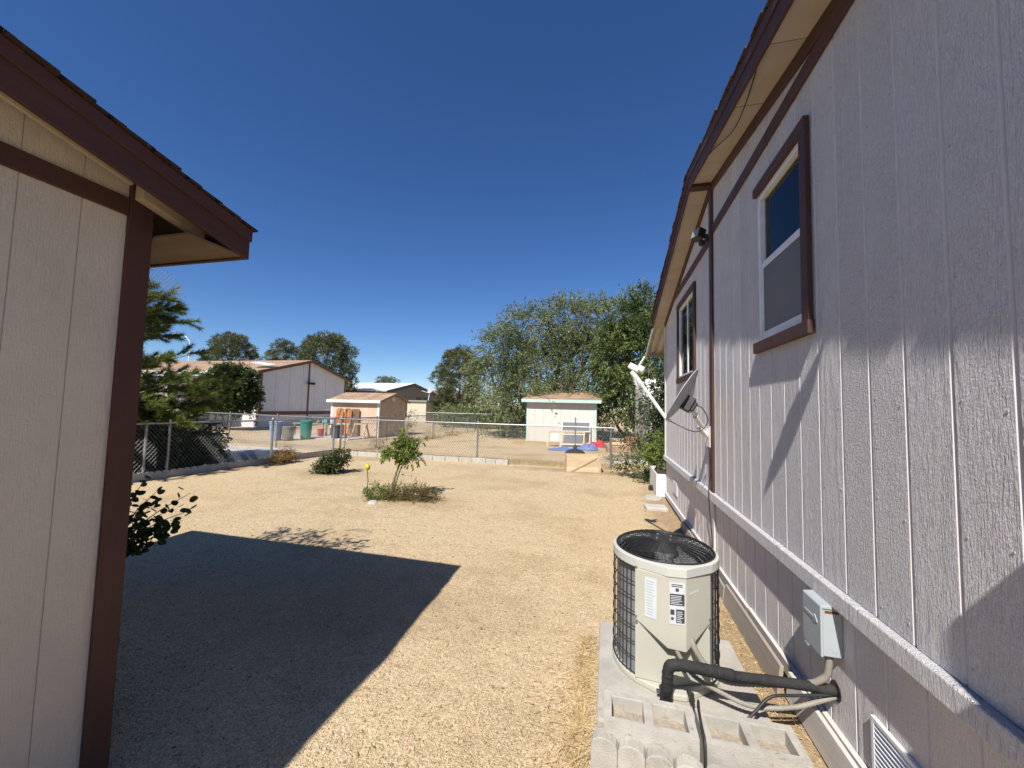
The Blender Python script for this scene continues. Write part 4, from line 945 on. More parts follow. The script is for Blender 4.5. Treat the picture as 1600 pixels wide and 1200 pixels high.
for k, (x, y, c, h) in enumerate(((-14.5, 16.0, (.35, .12, .06), .22), (-14.1, 15.95, (.03, .03, .035), .34), (-13.7, 16.1, (.25, .22, .18), .18))):
    tag(mk('jar' if k != 1 else 'tool_bag', MB().lathe((x, y, .61), [(.09, 0), (.12, .03), (.11, h * .6), (.06, h * .8), (.07, h)], 14), mat('clutter_%d' % k, c, None, .6), smooth=True),
        ('rust coloured clay jar on the cluttered work table', 'black upright bag on the cluttered work table', 'squat tan jar on the cluttered work table')[k], ('jar', 'bag', 'jar')[k])
# ------------------------------------------------------------------ neighbour's house, far houses
GREYW = mat('pale_grey_wall_paint', (.72, .71, .72), (.66, .65, .66), .7, 2, .2, 30, rand=.02)
DBROWN = mat('neighbour_brown_trim', (.17, .10, .075), (.13, .08, .06), .7, 4)
nh = thing('neighbour_house', 'grey house with tan shingle roof and brown rake beyond the left fence', 'house', (-21, 23.4, 0))
gx, g0, g1, gm = -21.0, 19.45, 27.5, 23.45; ze, zk = 3.50, 4.58
def gz(y): return ze + (zk - ze) * (1 - abs(y - gm) / (gm - g0))
n = 7
for k in range(n):
    a = g0 + (g1 - g0) * k / n; b = g0 + (g1 - g0) * (k + 1) / n; pts = [(gx, a + .012, .95), (gx, b - .012, .95), (gx, b - .012, gz(b))]
    if a < gm < b: pts.append((gx, gm, zk))
    pts.append((gx, a + .012, gz(a)))
    mk('wall_panel', MB().prism(pts, (-.04, 0, 0)), GREYW, nh)
mk('wall_core', MB().prism([(gx - .042, g0, 0), (gx - .042, g1, 0), (gx - .042, g1, ze - .02), (gx - .042, gm, zk - .02), (gx - .042, g0, ze - .02)], (-15.0, 0, 0)), GREYW, nh)
mk('base_band', MB().box(gx + .001, gx + .03, g0, g1, .74, .98), DBROWN, nh); mk('corner_trim', MB().box(gx + .001, gx + .035, g0 - .02, g0 + .14, .98, ze), DBROWN, nh); mk('corner_trim', MB().box(gx - .14, gx, g0 - .03, g0 - .001, .1, ze), DBROWN, nh)
mk('corner_trim', MB().box(gx + .001, gx + .035, g1 - .14, g1 + .02, .98, ze), DBROWN, nh); mk('centre_batten', MB().box(gx + .001, gx + .045, gm - .06, gm + .06, .1, zk - .05), DBROWN, nh)
mk('skirting', MB().box(gx - .03, gx + .015, g0 + .02, g1 - .02, 0, .74), WHT, nh)
nr = mk('roof', MB().prism([(gx + .28, g0 - .45, ze - .12), (gx + .28, gm, zk), (gx + .28, gm, zk + .1), (gx + .28, g0 - .45, ze - .02)], (-16, 0, 0)).prism([(gx + .28, g1 + .45, ze - .12), (gx + .28, gm, zk), (gx + .28, gm, zk + .1), (gx + .28, g1 + .45, ze - .02)], (-16, 0, 0)), TAN, nh)
for e in (g0 - .46, g1 + .46):
    mk('rake_fascia', MB().prism([(gx + .281, e, ze - .20), (gx + .281, gm, zk - .10), (gx + .281, gm, zk + .11), (gx + .281, e, ze - .01)], (.03, 0, 0)), DBROWN, nh)
mk('eave_fascia', MB().box(gx - 15.7, gx + .28, g0 - .49, g0 - .461, ze - .20, ze - .01), WHT, nh)
mk('vent_pipe', MB().tube([(gx - 3.2, 22, 4.1), (gx - 3.2, 22, 4.62)], .05, 8), GALV, nr); mk('vent_pipe', MB().tube([(gx - 7, 21.6, 4.0), (gx - 7, 21.6, 4.5)], .07, 8), GALV, nr)
for k in range(3):
    x = gx - 4.4 - k * 2.6; wq = mk('window', MB().box(x - .5, x + .5, g0 - .07, g0 - .001, 1.7, 2.8), WHT, nh); mk('pane', MB().box(x - .43, x + .43, g0 - .075, g0 - .0705, 1.77, 2.73), BLACKP, wq)
# lamp with two heads on the gable
mk('gable_light', MB().tube([(gx + .05, gm, 2.95), (gx + .2, gm, 2.95)], .05, 8).obox((gx + .25, gm + .18, 2.98), (.08, 0, 0), (0, .12, 0), (0, 0, .08)).obox((gx + .25, gm - .18, 2.98), (.08, 0, 0), (0, .12, 0), (0, 0, .08)), BLACKP, nh)
ra = thing('roof_panel', 'small white tilted panel on a stand at the tan roof edge', 'roof panel', (-21.3, 20.0, 3.6))
mk('panel', MB().obox((-21.6, 20.2, 4.05), (.75, 0, -.1), (0, .30, .06), (0, -.01, .02)), WHITEP, ra); mk('stand', MB().tube([(-21.3, 20.2, 3.55), (-21.3, 20.2, 4.0)], .04, 6), GALV, ra)
# white post porch with dark lattice to the left
pq = thing('porch', 'white posted porch with dark lattice beside the grey house', 'porch', (-23, 17, 0))
for x, y in ((-22.9, 16.3), (-25.6, 16.3), (-22.9, 14.4)): mk('post', MB().box(x - .06, x + .06, y - .06, y + .06, 0, 2.6), WHT, pq)
mk('porch_roof', MB().prism([(-28.5, 14.1, 2.6), (-28.5, 19.0, 3.1), (-28.5, 19.0, 3.2), (-28.5, 14.1, 2.7)], (5.8, 0, 0)), WHT, pq)
lat = mk('lattice_panel', MB().box(-22.9, -21.2, 16.62, 16.64, .1, .14).box(-22.9, -21.2, 16.62, 16.64, 1.7, 1.74), BLACKP, pq)
for k in range(15):
    for sg in (1, -1):
        a = -22.9 + k * .12; mk('lattice_slat', MB().bar((a if sg > 0 else a, 16.6 + .012 * sg, .14 if sg > 0 else 1.7), (min(a + 1.1, -21.2), 16.6 + .012 * sg, (.14 + min(1.1, -21.2 - a) * 1.4) if sg > 0 else (1.7 - min(1.1, -21.2 - a) * 1.4)), .008, .03, (0, 1, 0)), BLACKP, lat)
mk('white_wall', MB().box(-29.5, -26.2, 17.6, 17.7, 0, 2.4), WHT, pq)

OLIVE = mat('olive_brown_wall', (.185, .165, .135), (.155, .14, .115), .75, 2, rand=.03); ODK = mat('dark_olive_trim', (.075, .07, .055), None, .7, 3)
MET = mat('white_metal_roof', (.80, .80, .78), (.74, .74, .72), .45, 1.0)
oh = thing('olive_house', 'far olive brown house with a bright white metal roof', 'house', (-26, 47, 0))
ox, o0, o1, om = -25.6, 41.0, 54.5, 47.3; oz, ok_ = 3.25, 4.42
n = 6
for k in range(n):
    a = o0 + (o1 - o0) * k / n; b = o0 + (o1 - o0) * (k + 1) / n
    f_ = lambda y: oz + (ok_ - oz) * (1 - abs(y - om) / ((om - o0) if y < om else (o1 - om)))
    pts = [(ox, a + .01, 0), (ox, b - .01, 0), (ox, b - .01, f_(b))] + ([(ox, om, ok_)] if a < om < b else []) + [(ox, a + .01, f_(a))]
    mk('wall_panel', MB().prism(pts, (-.05, 0, 0)), OLIVE, oh)
mk('wall_core', MB().prism([(ox - .051, o0, 0), (ox - .051, o1, 0), (ox - .051, o1, oz), (ox - .051, om, ok_ - .05), (ox - .051, o0, oz)], (-20, 0, 0)), OLIVE, oh)
orf = mk('roof', MB().prism([(ox + .3, o0 - .5, oz - .1), (ox + .3, om, ok_ + .02), (ox + .3, om, ok_ + .12), (ox + .3, o0 - .5, oz)], (-21, 0, 0)).prism([(ox + .3, o1 + .5, oz - .1), (ox + .3, om, ok_ + .02), (ox + .3, om, ok_ + .12), (ox + .3, o1 + .5, oz)], (-21, 0, 0)), MET, oh)
for k in range(12):
    x = ox - .6 - k * 1.6; mk('roof_seam', MB().bar((x, o0 - .5, oz + .02), (x, om, ok_ + .14), .05, .04), MET, orf)
for e in (o0 - .51, o1 + .51): mk('rake_fascia', MB().prism([(ox + .301, e, oz - .35), (ox + .301, om, ok_ - .25), (ox + .301, om, ok_ + .1), (ox + .301, e, oz)], (.05, 0, 0)), ODK, oh)
for a in (43.6, 49.2, 51.4):
    wq = mk('window', MB().box(ox + .001, ox + .04, a - .7, a + .7, 1.3, 2.7), ODK, oh); mk('pane', MB().box(ox + .041, ox + .046, a - .6, a + .6, 1.4, 2.6), BLACKP, wq)
for k in range(2):
    mk('porch_post', MB().box(ox - 11.5 - k, ox - 11.3 - k, o0 - .45, o0 - .3, 0, oz - .1), WHT, oh)
bs = thing('storage_shed', 'far beige flat-topped storage shed with a dark side', 'shed', (-17, 33.5, 0))
BEI = mat('beige_wall', (.55, .50, .38), (.5, .455, .34), .7, 2)
qx0, qx1, qy0, qy1 = -17.9, -16.0, 32.2, 35.8
for k in range(5):
    a = qx0 + (qx1 - qx0) * k / 5; mk('wall_panel', MB().box(a + .006, a + (qx1 - qx0) / 5 - .006, qy0, qy0 + .04, 0, 1.92), BEI, bs)
for k in range(6):
    a = qy0 + .041 + (qy1 - qy0 - .041) * k / 6; mk('wall_panel', MB().box(qx1 - .04, qx1, a + .006, a + .6 - .012, 0, 1.92), BEI, bs)
mk('wall_core', MB().box(qx0 + .01, qx1 - .045, qy0 + .045, qy1, 0, 1.9), BEI, bs)
mk('roof', MB().box(qx0 - .15, qx1 + .12, qy0 - .15, qy1 + .15, 1.921, 2.05), mat('grey_roof_edge', (.27, .27, .24), None, .7), bs)
dq = thing('satellite_dish', 'small dark satellite dish on a pole above the beige storage shed', 'satellite dish', (-16.2, 33.0, 2.05))
mk('mast', MB().tube([(-16.2, 33.0, 2.05), (-16.1, 33.0, 2.7), (-16.0, 33.0, 3.0)], .04, 8), WHITEP, dq); mk('reflector', MB().lathe((0, 0, 0), [(.02, 0), (.2, .02), (.36, .09), (.37, .09), (.2, .035), (.02, .012)], 20), BOXGREY, dq, loc=(-15.95, 33.0, 3.05), smooth=True).rotation_euler = (math.radians(70), 0, math.radians(-25))
mk('feed_arm', MB().tube([(-16.05, 32.9, 2.75), (-16.7, 32.6, 2.95)], .03, 6), WHITEP, dq)
tag(mk('masonry_wall', MB().box(-16.0, -4.0, 41.0, 41.2, 0, 1.35), mat('grey_blockwork', (.36, .36, .37), (.3, .3, .31), .9, 2), bevel=.02), 'far low grey masonry wall beside the beige storage shed', 'wall')
bh = thing('brown_house', 'far brown gabled roof seen past the olive house', 'house', (-29, 70, 0))
mk('walls', MB().box(-34, -27, 66, 76, 0, 2.8), mat('far_tan_wall', (.33, .26, .2), None, .8), bh); mk('roof', MB().prism([(-34.4, 65.5, 2.75), (-34.4, 71, 4.6), (-34.4, 76.5, 2.75)], (7.8, 0, 0)), mat('far_brown_roof', (.16, .1, .075), None, .85), bh)

# street lamp
sl = thing('street_lamp', 'far white street lamp with curved arm above the neighbour roof', 'street lamp', (-63.2, 45.7, 0))
mk('pole', MB().tube([(-63.2, 45.7, 0), (-63.25, 45.68, 9.6)], [.12, .08], 10), WHITEP, sl, smooth=True)
mk('arm', MB().tube(smoothpath([(-63.25, 45.68, 9.4), (-63.35, 45.65, 10.6), (-64.0, 45.45, 11.45), (-65.0, 45.2, 11.75)]), .07, 8), WHITEP, sl, smooth='all')
mk('lamp_head', MB().obox((-65.5, 45.05, 11.75), (.6, -.16, .02), (.06, .18, 0), (0, 0, .11)), WHITEP, sl, bevel=.06)

# ------------------------------------------------------------------ white shed in the back lot
MINT = mat('mint_trim_paint', (.45, .58, .53), (.38, .50, .455), .65, 4)
CREAMW = mat('white_shed_paint', (.60, .57, .515), (.53, .50, .45), .65, 3, .1, 20, rand=.02)
ws = thing('garden_shed', 'white slant-roofed shed with mint trim under the big tree', 'shed', (-2.1, 19.2, 0))
wx0, wx1, wy0, wy1 = -3.74, -.46, 18.2, 20.5; wz0, wz1 = 1.95, 2.45
n = 8
for k in range(n):
    a = wx0 + (wx1 - wx0) * k / n; mk('wall_board', MB().box(a + .004, a + (wx1 - wx0) / n - .004, wy0, wy0 + .02, .03, wz0), CREAMW, ws)
mk('wall_core', MB().prism([(wx0, wy0 + .021, 0), (wx0, wy1, 0), (wx0, wy1, wz1), (wx0, wy0 + .021, wz0)], (wx1 - wx0, 0, 0)), CREAMW, ws)
mk('roof', MB().prism([(wx0 - .22, wy0 - .25, wz0 - .02), (wx0 - .22, wy1 + .2, wz1 + .02), (wx0 - .22, wy1 + .2, wz1 + .12), (wx0 - .22, wy0 - .25, wz0 + .08)], (wx1 - wx0 + .44, 0, 0)), TAN, ws)
mk('eave_fascia', MB().box(wx0 - .22, wx1 + .22, wy0 - .275, wy0 - .251, wz0 - .06, wz0 + .085), MINT, ws)
mk('rake_fascia', MB().prism([(wx1 + .2205, wy0 - .25, wz0 - .06), (wx1 + .2205, wy1 + .2, wz1 - .02), (wx1 + .2205, wy1 + .2, wz1 + .12), (wx1 + .2205, wy0 - .25, wz0 + .08)], (.02, 0, 0)), mat('brown_grey_rake', (.25, .16, .12), None, .7), ws)
for x in (wx0 - .01, wx1 - .09): mk('corner_trim', MB().box(x, x + .10, wy0 - .015, wy0 - .001, 0, wz0 - .03), MINT, ws)
mk('corner_trim', MB().box(wx1 + .001, wx1 + .014, wy0, wy0 + .1, 0, wz0), MINT, ws)

# things in front of the white shed
cf = thing('cold_frame', 'wooden frame with screened panels leaning before the white shed', 'wooden frame', (-1.6, 16.5, 0))
fp = lambda u, v: V((-2.38 + u * 1.45, 15.95 + u * .45 + v * .5, v * .62))
for a, b in (((0, 0), (1, 0)), ((0, 1), (1, 1)), ((0, 0), (0, 1)), ((1, 0), (1, 1)), ((.36, 0), (.36, 1))): mk('rail', MB().bar(fp(*a), fp(*b), .07, .07), PALEWOOD, cf)
def quad(name, pts, mt, parent, th=(0, .01, .006)): return mk(name, MB().prism(pts, th), mt, parent)
quad('screen_panel', [fp(.42, .30), fp(.95, .30), fp(.95, .80), fp(.42, .80)], SCREEN, cf); quad('white_board', [fp(.06, .45), fp(.26, .45), fp(.26, .9), fp(.06, .9)], WHT, cf)
for v in (.22, .86): mk('screen_rail', MB().bar(fp(.38, v), fp(.97, v), .05, .05), WHT, cf)
wp = thing('window_screen', 'grey window screen with white frame leaning on the white shed', 'window screen', (-1.4, 17.9, 0))
quad('mesh', [V((-1.95, 17.6, .62)), V((-.75, 17.85, .62)), V((-.75, 18.0, 1.0)), V((-1.95, 17.75, 1.0))], SCREEN, wp)
for a, b in (((-1.97, 17.58, .60), (-.73, 17.83, .60)), ((-1.97, 17.76, 1.02), (-.73, 18.01, 1.02)), ((-1.97, 17.55, .0), (-1.97, 17.76, 1.02)), ((-.73, 17.8, .0), (-.73, 18.01, 1.02))): mk('rail', MB().bar(a, b, .04, .05), WHT, wp)
def cloth(name, c, rx, ry, h, mt, lab, cat):
    n = 26; vs_ = []
    for j in range(n + 1):
        for i in range(n + 1):
            u, v = i / n * 2 - 1, j / n * 2 - 1
            r = min(1, (u * u + v * v)); z = h * (1 - r) * max(.12, .42 + .75 * mnoise.noise((u * 1.9 + c[0], v * 1.9, 3)) + .22 * mnoise.noise((u * 4.5, v * 4.5, c[0]))) + .03 * abs(mnoise.noise((u * 9, v * 9, c[1]))) + .01
            k = 1 + .22 * mnoise.noise((u * 1.7, v * 1.7, c[1])); vs_.append((c[0] + u * rx * k, c[1] + v * ry * k, z))
    o = mk(name, MB().add(vs_, [(j * (n + 1) + i, j * (n + 1) + i + 1, (j + 1) * (n + 1) + i + 1, (j + 1) * (n + 1) + i) for j in range(n) for i in range(n)]), mt, smooth='all')
    return tag(o, lab, cat)
cloth('blue_tarp', (-1.62, 15.2, 0), .60, .38, .22, mat('blue_tarp_cloth', (.13, .19, .40), (.09, .13, .29), .6, 9), 'crumpled blue tarp on the ground below the wooden frame', 'tarp')
cloth('blue_tarp', (-.74, 15.9, 0), .42, .40, .40, mat('blue_tarp_cloth_b', (.16, .22, .44), (.10, .15, .32), .6, 9), 'smaller heap of blue tarp beside the red cloth', 'tarp')
cloth('red_cloth', (-.42, 17.1, 0), .45, .35, .48, mat('red_cloth_fabric', (.45, .035, .04), (.3, .02, .025), .75, 9), 'bright red cloth heap at the corner of the white shed', 'cloth')
ub = thing('umbrella_stand', 'dark umbrella stand with a bare pole in the back lot', 'umbrella stand', (-1.1, 14.2, 0))
mk('base', MB().lathe((-1.1, 14.2, 0), [(.36, 0), (.36, .04), (.26, .12), (.08, .17), (.05, .30)], 22), BLACKP, ub, smooth=True); mk('pole', MB().tube([(-1.1, 14.2, .15), (-1.1, 14.2, 1.30)], .024, 8), GALV, ub, smooth=True)
# brick and board stack
BRK = mat('red_brick', (.36, .16, .10), (.27, .11, .07), .9, 12, .4, 60, rand=.15)
bk_ = thing('brick_stack', 'small stack of red bricks and pale boards near the back fence end', 'brick stack', (.5, 15.6, 0))
for k in range(4):
    for j in range(2): mk('brick', MB().box(.75 + j * .22 - .05 * (k % 2), .95 + j * .22 - .05 * (k % 2), 15.6, 15.7, .30 + k * .075, .37 + k * .075), BRK, bk_)
mk('board', MB().obox((.55, 15.5, .12), (.55, .05, 0), (-.03, .42, .02), (0, -.03, .14)), mat('orange_board', (.40, .28, .19), None, .8, 6), bk_); mk('board', MB().obox((.38, 15.4, .40), (.26, 0, 0), (0, .12, 0), (0, 0, .12)), PALEWOOD, bk_)
rp_ = thing('rebar_stake', 'rusty short stake with crossbar by the back fence end', 'stake', (.14, 11.9, 0))
mk('stake', MB().bar((.14, 11.9, 0), (.10, 11.9, .72), .035, .035), RUST, rp_); mk('crossbar', MB().bar((-.12, 11.88, .66), (.55, 11.9, .70), .03, .03), RUST, rp_)
tag(mk('path_slab', MB().box(.20, 1.25, 12.4, 12.62, -.02, .09), CONC_L, bevel=.01), 'long pale slab edging the planted corner behind the fence', 'slab')
# wooden crate with diagonal brace
cr = thing('wooden_crate', 'pale wooden crate with a diagonal brace in front of the back fence', 'crate', (-.55, 10.3, 0))
C0, C1 = V((-.985, 10.02, 0)), V((-.125, 10.20, 0)); cdv = (C1 - C0).normalized(); cn = V((cdv.y, -cdv.x, 0)); cl = (C1 - C0).length
for k in range(3): mk('slat', MB().bar(C0 + V((0, 0, .075 + .145 * k)), C1 + V((0, 0, .075 + .145 * k)), .02, .138), PALEWOOD, cr)
for k in range(3): mk('slat', MB().bar(C0 - cn * .36 + V((0, 0, .075 + .145 * k)), C1 - cn * .36 + V((0, 0, .075 + .145 * k)), .02, .138), PALEWOOD, cr)
for e in (C0 + cdv * .011, C1 - cdv * .011):
    for k in range(3): mk('slat', MB().bar(e - cn * .012 + V((0, 0, .075 + .145 * k)), e - cn * .348 + V((0, 0, .075 + .145 * k)), .02, .136), PALEWOOD, cr)
mk('brace', MB().bar(C0 + cdv * .10 + cn * .021 + V((0, 0, .03)), C1 - cdv * .10 + cn * .021 + V((0, 0, .40)), .02, .05, (0, 0, 1)), PALEWOOD, cr); mk('end_batten', MB().bar(C1 - cdv * .04 + cn * .0205 + V((0, 0, .0)), C1 - cdv * .04 + cn * .0205 + V((0, 0, .43)), .06, .02, cn), PALEWOOD, cr)
mk('floor_board', MB().obox((C0 + C1) / 2 - cn * .18 + V((0, 0, .03)), cdv * (cl / 2 - .03), cn * .155, V((0, 0, .01))), PALEWOOD, cr)

# stepping stones, white box by the wall
def stone(x, y, rx, ry, h, lab, mt=CONC_L, rot=0):
    n = 12; pts = [(x + rx * math.cos(rot + 2 * math.pi * k / n) * random.uniform(.88, 1.1) * (1.12 if k % 3 == 1 else 1), y + ry * math.sin(rot + 2 * math.pi * k / n) * random.uniform(.88, 1.1), -.02) for k in range(n)]
    tag(mk('stepping_stone', MB().prism(pts, (0, 0, h + .02)), mt, bevel=.012), lab, 'stone', 'stones along the foot of the house wall')
tag(mk('paving_slab', MB().obox((.80, 6.85, .02), (.17, .01, 0), (-.01, .14, 0), (0, 0, .03)), CONC_L, bevel=.012), 'square white paving slab on the gravel beside the wall', 'paving slab', 'stones along the foot of the house wall')
stone(.86, 7.7, .16, .22, .02, 'flat grey stepping stone behind the square white slab', CONC)
stone(.95, 8.45, .10, .09, .09, 'small dark stone by the white box at the far wall corner', BLACKP)
wb = thing('planter_box', 'white box at the far corner of the house below the bush', 'planter', (1.0, 8.4, 0))
for args in ((.93, .95, 7.85, 9.0, 0, .42), (.951, 1.5, 7.85, 7.87, 0, .42), (.951, 1.5, 8.98, 9.0, 0, .42), (1.5, 1.52, 7.85, 9.0, 0, .42)): mk('side_board', MB().box(*args), WHT, wb, bevel=.003)
mk('soil', MB().box(.951, 1.499, 7.871, 8.979, 0, .36), mat('planter_soil', (.06, .045, .03), None, .95, 30), wb)

# white trailer swallowed by the vines, beyond the awning
tr_ = thing('white_trailer', 'white trailer wall half hidden by vines beyond the awning', 'trailer', (2.6, 15, 0))
mk('body', MB().box(1.25, 3.6, 14.2, 18.5, .35, 2.75), WHT, tr_, bevel=.18, segs=4); mk('stripe', MB().box(1.244, 1.249, 14.5, 18.2, 1.1, 1.2), DBROWN, tr_)
mk('window', MB().box(1.242, 1.2495, 15.2, 16.2, 1.5, 2.1), BLACKP, tr_)
for y in (15.6, 17.0): mk('wheel', MB().tube([(1.35, y, .33), (1.6, y, .33)], .33, 18), BLACKP, tr_, smooth=True)
wd = thing('satellite_dish', 'small white dish on the trailer roof among the vines', 'satellite dish', (1.2, 14.6, 2.7))
mk('reflector', MB().lathe((0, 0, 0), [(.02, 0), (.15, .02), (.26, .07), (.265, .07), (.15, .03), (.02, .012)], 18), WHITEP, wd, loc=(.93, 14.5, 2.62), smooth=True).rotation_euler = (math.radians(75), 0, math.radians(75))
mk('mast', MB().tube([(1.3, 14.6, 2.4), (1.05, 14.5, 2.6), (.95, 14.5, 2.6)], .02, 6), WHITEP, wd)
tag(mk('overhead_cable', MB().tube(smoothpath([(1.3, 12.2, 3.4), (1.22, 12.4, 2.4), (1.32, 12.5, .4)]), .008, 5), GALV, smooth='all'), 'thin pale cable hanging down before the dark vines', 'cable')
# ------------------------------------------------------------------ vegetation
def unit(n):
    a = rng.normal(size=(n, 3)); return a / np.linalg.norm(a, axis=1, keepdims=True)
def leaf_quads(c, d_, size, asp=.45, jit=.6):
    """pointed leaves at c pointing roughly along d_; returns (n*4,3)"""
    n = len(c); a = d_ + unit(n) * jit; a /= np.linalg.norm(a, axis=1, keepdims=True)
    nn_ = unit(n) + np.array([-.1, -.55, .75]); b = np.cross(a, nn_); b /= np.linalg.norm(b, axis=1, keepdims=True) + 1e-9
    s = (size * rng.uniform(.6, 1.25, n))[:, None]
    q = np.stack([c, c + a * s * .5 + b * s * asp * .5, c + a * s, c + a * s * .5 - b * s * asp * .5], 1)
    return q.reshape(-1, 3)
def twigs(starts, dirs, length, per, size, droop=.3, asp=.45, jit=.6, spread=.04):
    """leaves strung along drooping twigs"""
    n = len(starts); L0 = length * rng.uniform(.5, 1.2, n)
    t = rng.uniform(0, 1, (n, per)); base = starts[:, None, :] + dirs[:, None, :] * (L0[:, None] * t)[..., None]
    base[..., 2] -= droop * (L0[:, None] * t ** 2)
    base += rng.normal(size=base.shape) * spread
    dd = np.repeat(dirs[:, None, :], per, 1).copy(); dd[..., 2] -= droop * 1.5 * t
    return leaf_quads(base.reshape(-1, 3), dd.reshape(-1, 3), size, asp, jit)
def shell_pts(c, r, n, inner=.55, flat=-1.0):
    u = unit(n); u[:, 2] = np.where(u[:, 2] < flat, -u[:, 2], u[:, 2])
    k = rng.uniform(inner, 1.0, n)[:, None]
    return np.asarray(c) + u * np.asarray(r) * k, u
def limb_tube(mb, pts, r0, r1, n=7):
    p = smoothpath(pts, 5); m_ = len(p); mb.tube(p, [r0 + (r1 - r0) * (i / (m_ - 1)) ** .8 for i in range(m_)], n)
def tree(name, lab, base, lobes, trunk, mt, size, ntw, per, tl, droop=.35, asp=.45, cat='tree', group=None, rtrunk=.2, inner=.5, jit=.6, twig_mesh=False, crown_kind=True):
    t = thing(name, lab, cat, base, group)
    out = []; tm = MB()
    tot = sum(l[1][0] * l[1][1] + l[1][0] * l[1][2] for l in lobes)
    for c, r in lobes:
        n = max(8, int(ntw * (r[0] * r[1] + r[0] * r[2]) / tot))
        s, u = shell_pts(c, r, n, inner); u = u + rng.normal(size=u.shape) * .35; u[:, 2] += .15; u /= np.linalg.norm(u, axis=1, keepdims=True)
        # clumping: drop twigs where a coarse noise is low, so that gaps open
        keep = np.array([mnoise.noise((p[0] * 1.1, p[1] * 1.1, p[2] * 1.1)) > -.24 for p in s]); s, u = s[keep], u[keep]
        out.append(twigs(s, u, tl, per, size, droop, asp, jit))
        if trunk is not None:
            limb_tube(tm, [base, V(base) * .35 + V(c) * .65 - V((0, 0, r[2] * .35)), V(c), V(c) + V((random.uniform(-.5, .5) * r[0], random.uniform(-.5, .5) * r[1], r[2] * .75))], rtrunk * .6, .012)
        if twig_mesh:
            for k in range(0, len(s), 9):
                a = V(s[k]); limb_tube(tm, [V(c) * .35 + a * .65, a, a + V(u[k]) * tl * .7], .012, .004, 4)
    mk('crown', fast_mesh(np.concatenate(out), 4, mt), None, t)
    if trunk is not None or tm.v:
        if trunk is not None: limb_tube(tm, trunk, rtrunk, rtrunk * .45, 10)
        mk('trunk', tm, BARK, t, smooth='all')
    return t
def fast_mesh(verts, nper, mt):
    verts = np.asarray(verts, np.float32).reshape(-1, 3); nv = len(verts); nf = nv // nper
    me = bpy.data.meshes.new('foliage'); me.vertices.add(nv); me.vertices.foreach_set('co', verts.ravel())
    me.loops.add(nv); me.loops.foreach_set('vertex_index', np.arange(nv, dtype=np.int32))
    me.polygons.add(nf); me.polygons.foreach_set('loop_start', np.arange(0, nv, nper, dtype=np.int32))
    me.polygons.foreach_set('loop_total', np.full(nf, nper, np.int32)); me.update(calc_edges=True); me.materials.append(mt); return me

ELM = leaf_mat('elm_leaves', (.065, .090, .034), (.175, .205, .085), (.32, .34, .17), .32, .5)
ELM2 = leaf_mat('bright_elm_leaves', (.05, .080, .024), (.135, .18, .055), (.25, .285, .11), .32, .5)
PINE = leaf_mat('pine_needles', (.034, .048, .016), (.10, .112, .040), (.20, .195, .075), .15, .7)
PINEN = leaf_mat('sunlit_pine_needles', (.05, .075, .015), (.14, .18, .035), (.30, .31, .075), .3, 1.5)
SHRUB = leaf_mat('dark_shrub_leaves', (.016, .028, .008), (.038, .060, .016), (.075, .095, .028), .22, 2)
CITRUS = leaf_mat('glossy_round_tree_leaves', (.022, .036, .010), (.060, .082, .022), (.125, .14, .045), .2, 1.5, .4)
YOUNG = leaf_mat('young_tree_leaves', (.08, .12, .02), (.16, .21, .04), (.27, .31, .08), .4, 4)
HERB = leaf_mat('dry_herb_leaves', (.09, .085, .03), (.17, .14, .055), (.27, .20, .09), .3, 5)
DRY = leaf_mat('dry_straw', (.40, .28, .13), (.54, .40, .20), (.66, .53, .31), .15, 3)
IVY = leaf_mat('ivy_leaves', (.028, .045, .014), (.07, .095, .03), (.14, .16, .06), .3, 1.2)
GREY_G = leaf_mat('grey_green_ground_leaves', (.13, .15, .09), (.2, .21, .13), (.28, .27, .17), .25, 4)

# the big spreading elm behind the white shed
tree('elm_tree', 'big spreading elm with drooping branches behind the white shed', (-3.4, 22.2, 0),
     [((-5.6, 21.2, 4.6), (1.7, 1.6, 1.5)), ((-4.3, 21.8, 6.1), (1.8, 1.6, 1.5)), ((-2.4, 22.0, 6.5), (1.9, 1.7, 1.5)), ((-.6, 22.2, 6.2), (1.8, 1.7, 1.6)), ((-6.3, 20.9, 3.1), (1.3, 1.3, 1.4)), ((-3.6, 21.1, 3.9), (1.8, 1.3, 1.2)), ((-1.4, 21.4, 4.2), (2.0, 1.3, 1.5)), ((-5.2, 20.3, 1.6), (1.2, 1.1, 1.3)), ((-4.5, 19.7, 2.4), (.95, .9, 1.1)), ((-1.0, 21.3, 3.0), (1.8, .9, .9)), ((-2.3, 20.3, 2.75), (1.4, .5, .35)), ((-3.55, 18.7, 2.3), (.5, .45, .35))],
     [(-3.4, 22.2, 0), (-3.3, 22.2, 1.6), (-3.1, 22.1, 3.4)], ELM, .13, 5600, 20, 1.15, .45, .42, rtrunk=.28, twig_mesh=True)
tree('elm_tree', 'bushy brighter green elm to the right of the white shed', (1.6, 19.6, 0),
     [((.9, 19.4, 5.7), (1.1, 1.2, 1.6)), ((2.0, 19.5, 6.2), (1.2, 1.2, 1.4)), ((.5, 19.2, 4.2), (1.2, 1.1, 1.5)), ((2.2, 18.9, 4.3), (1.6, 1.3, 1.8)), ((1.0, 19.2, 2.5), (1.3, 1.0, 1.5)), ((3.3, 19.4, 5.2), (1.5, 1.3, 1.9)), ((.3, 20.3, 1.4), (1.0, .8, 1.2)), ((4.6, 19.3, 4.0), (1.5, 1.3, 2.4))],
     [(1.6, 19.6, 0), (1.7, 19.5, 2.0), (1.8, 19.5, 4.0)], ELM2, .13, 4200, 22, .75, .2, .5, rtrunk=.22)
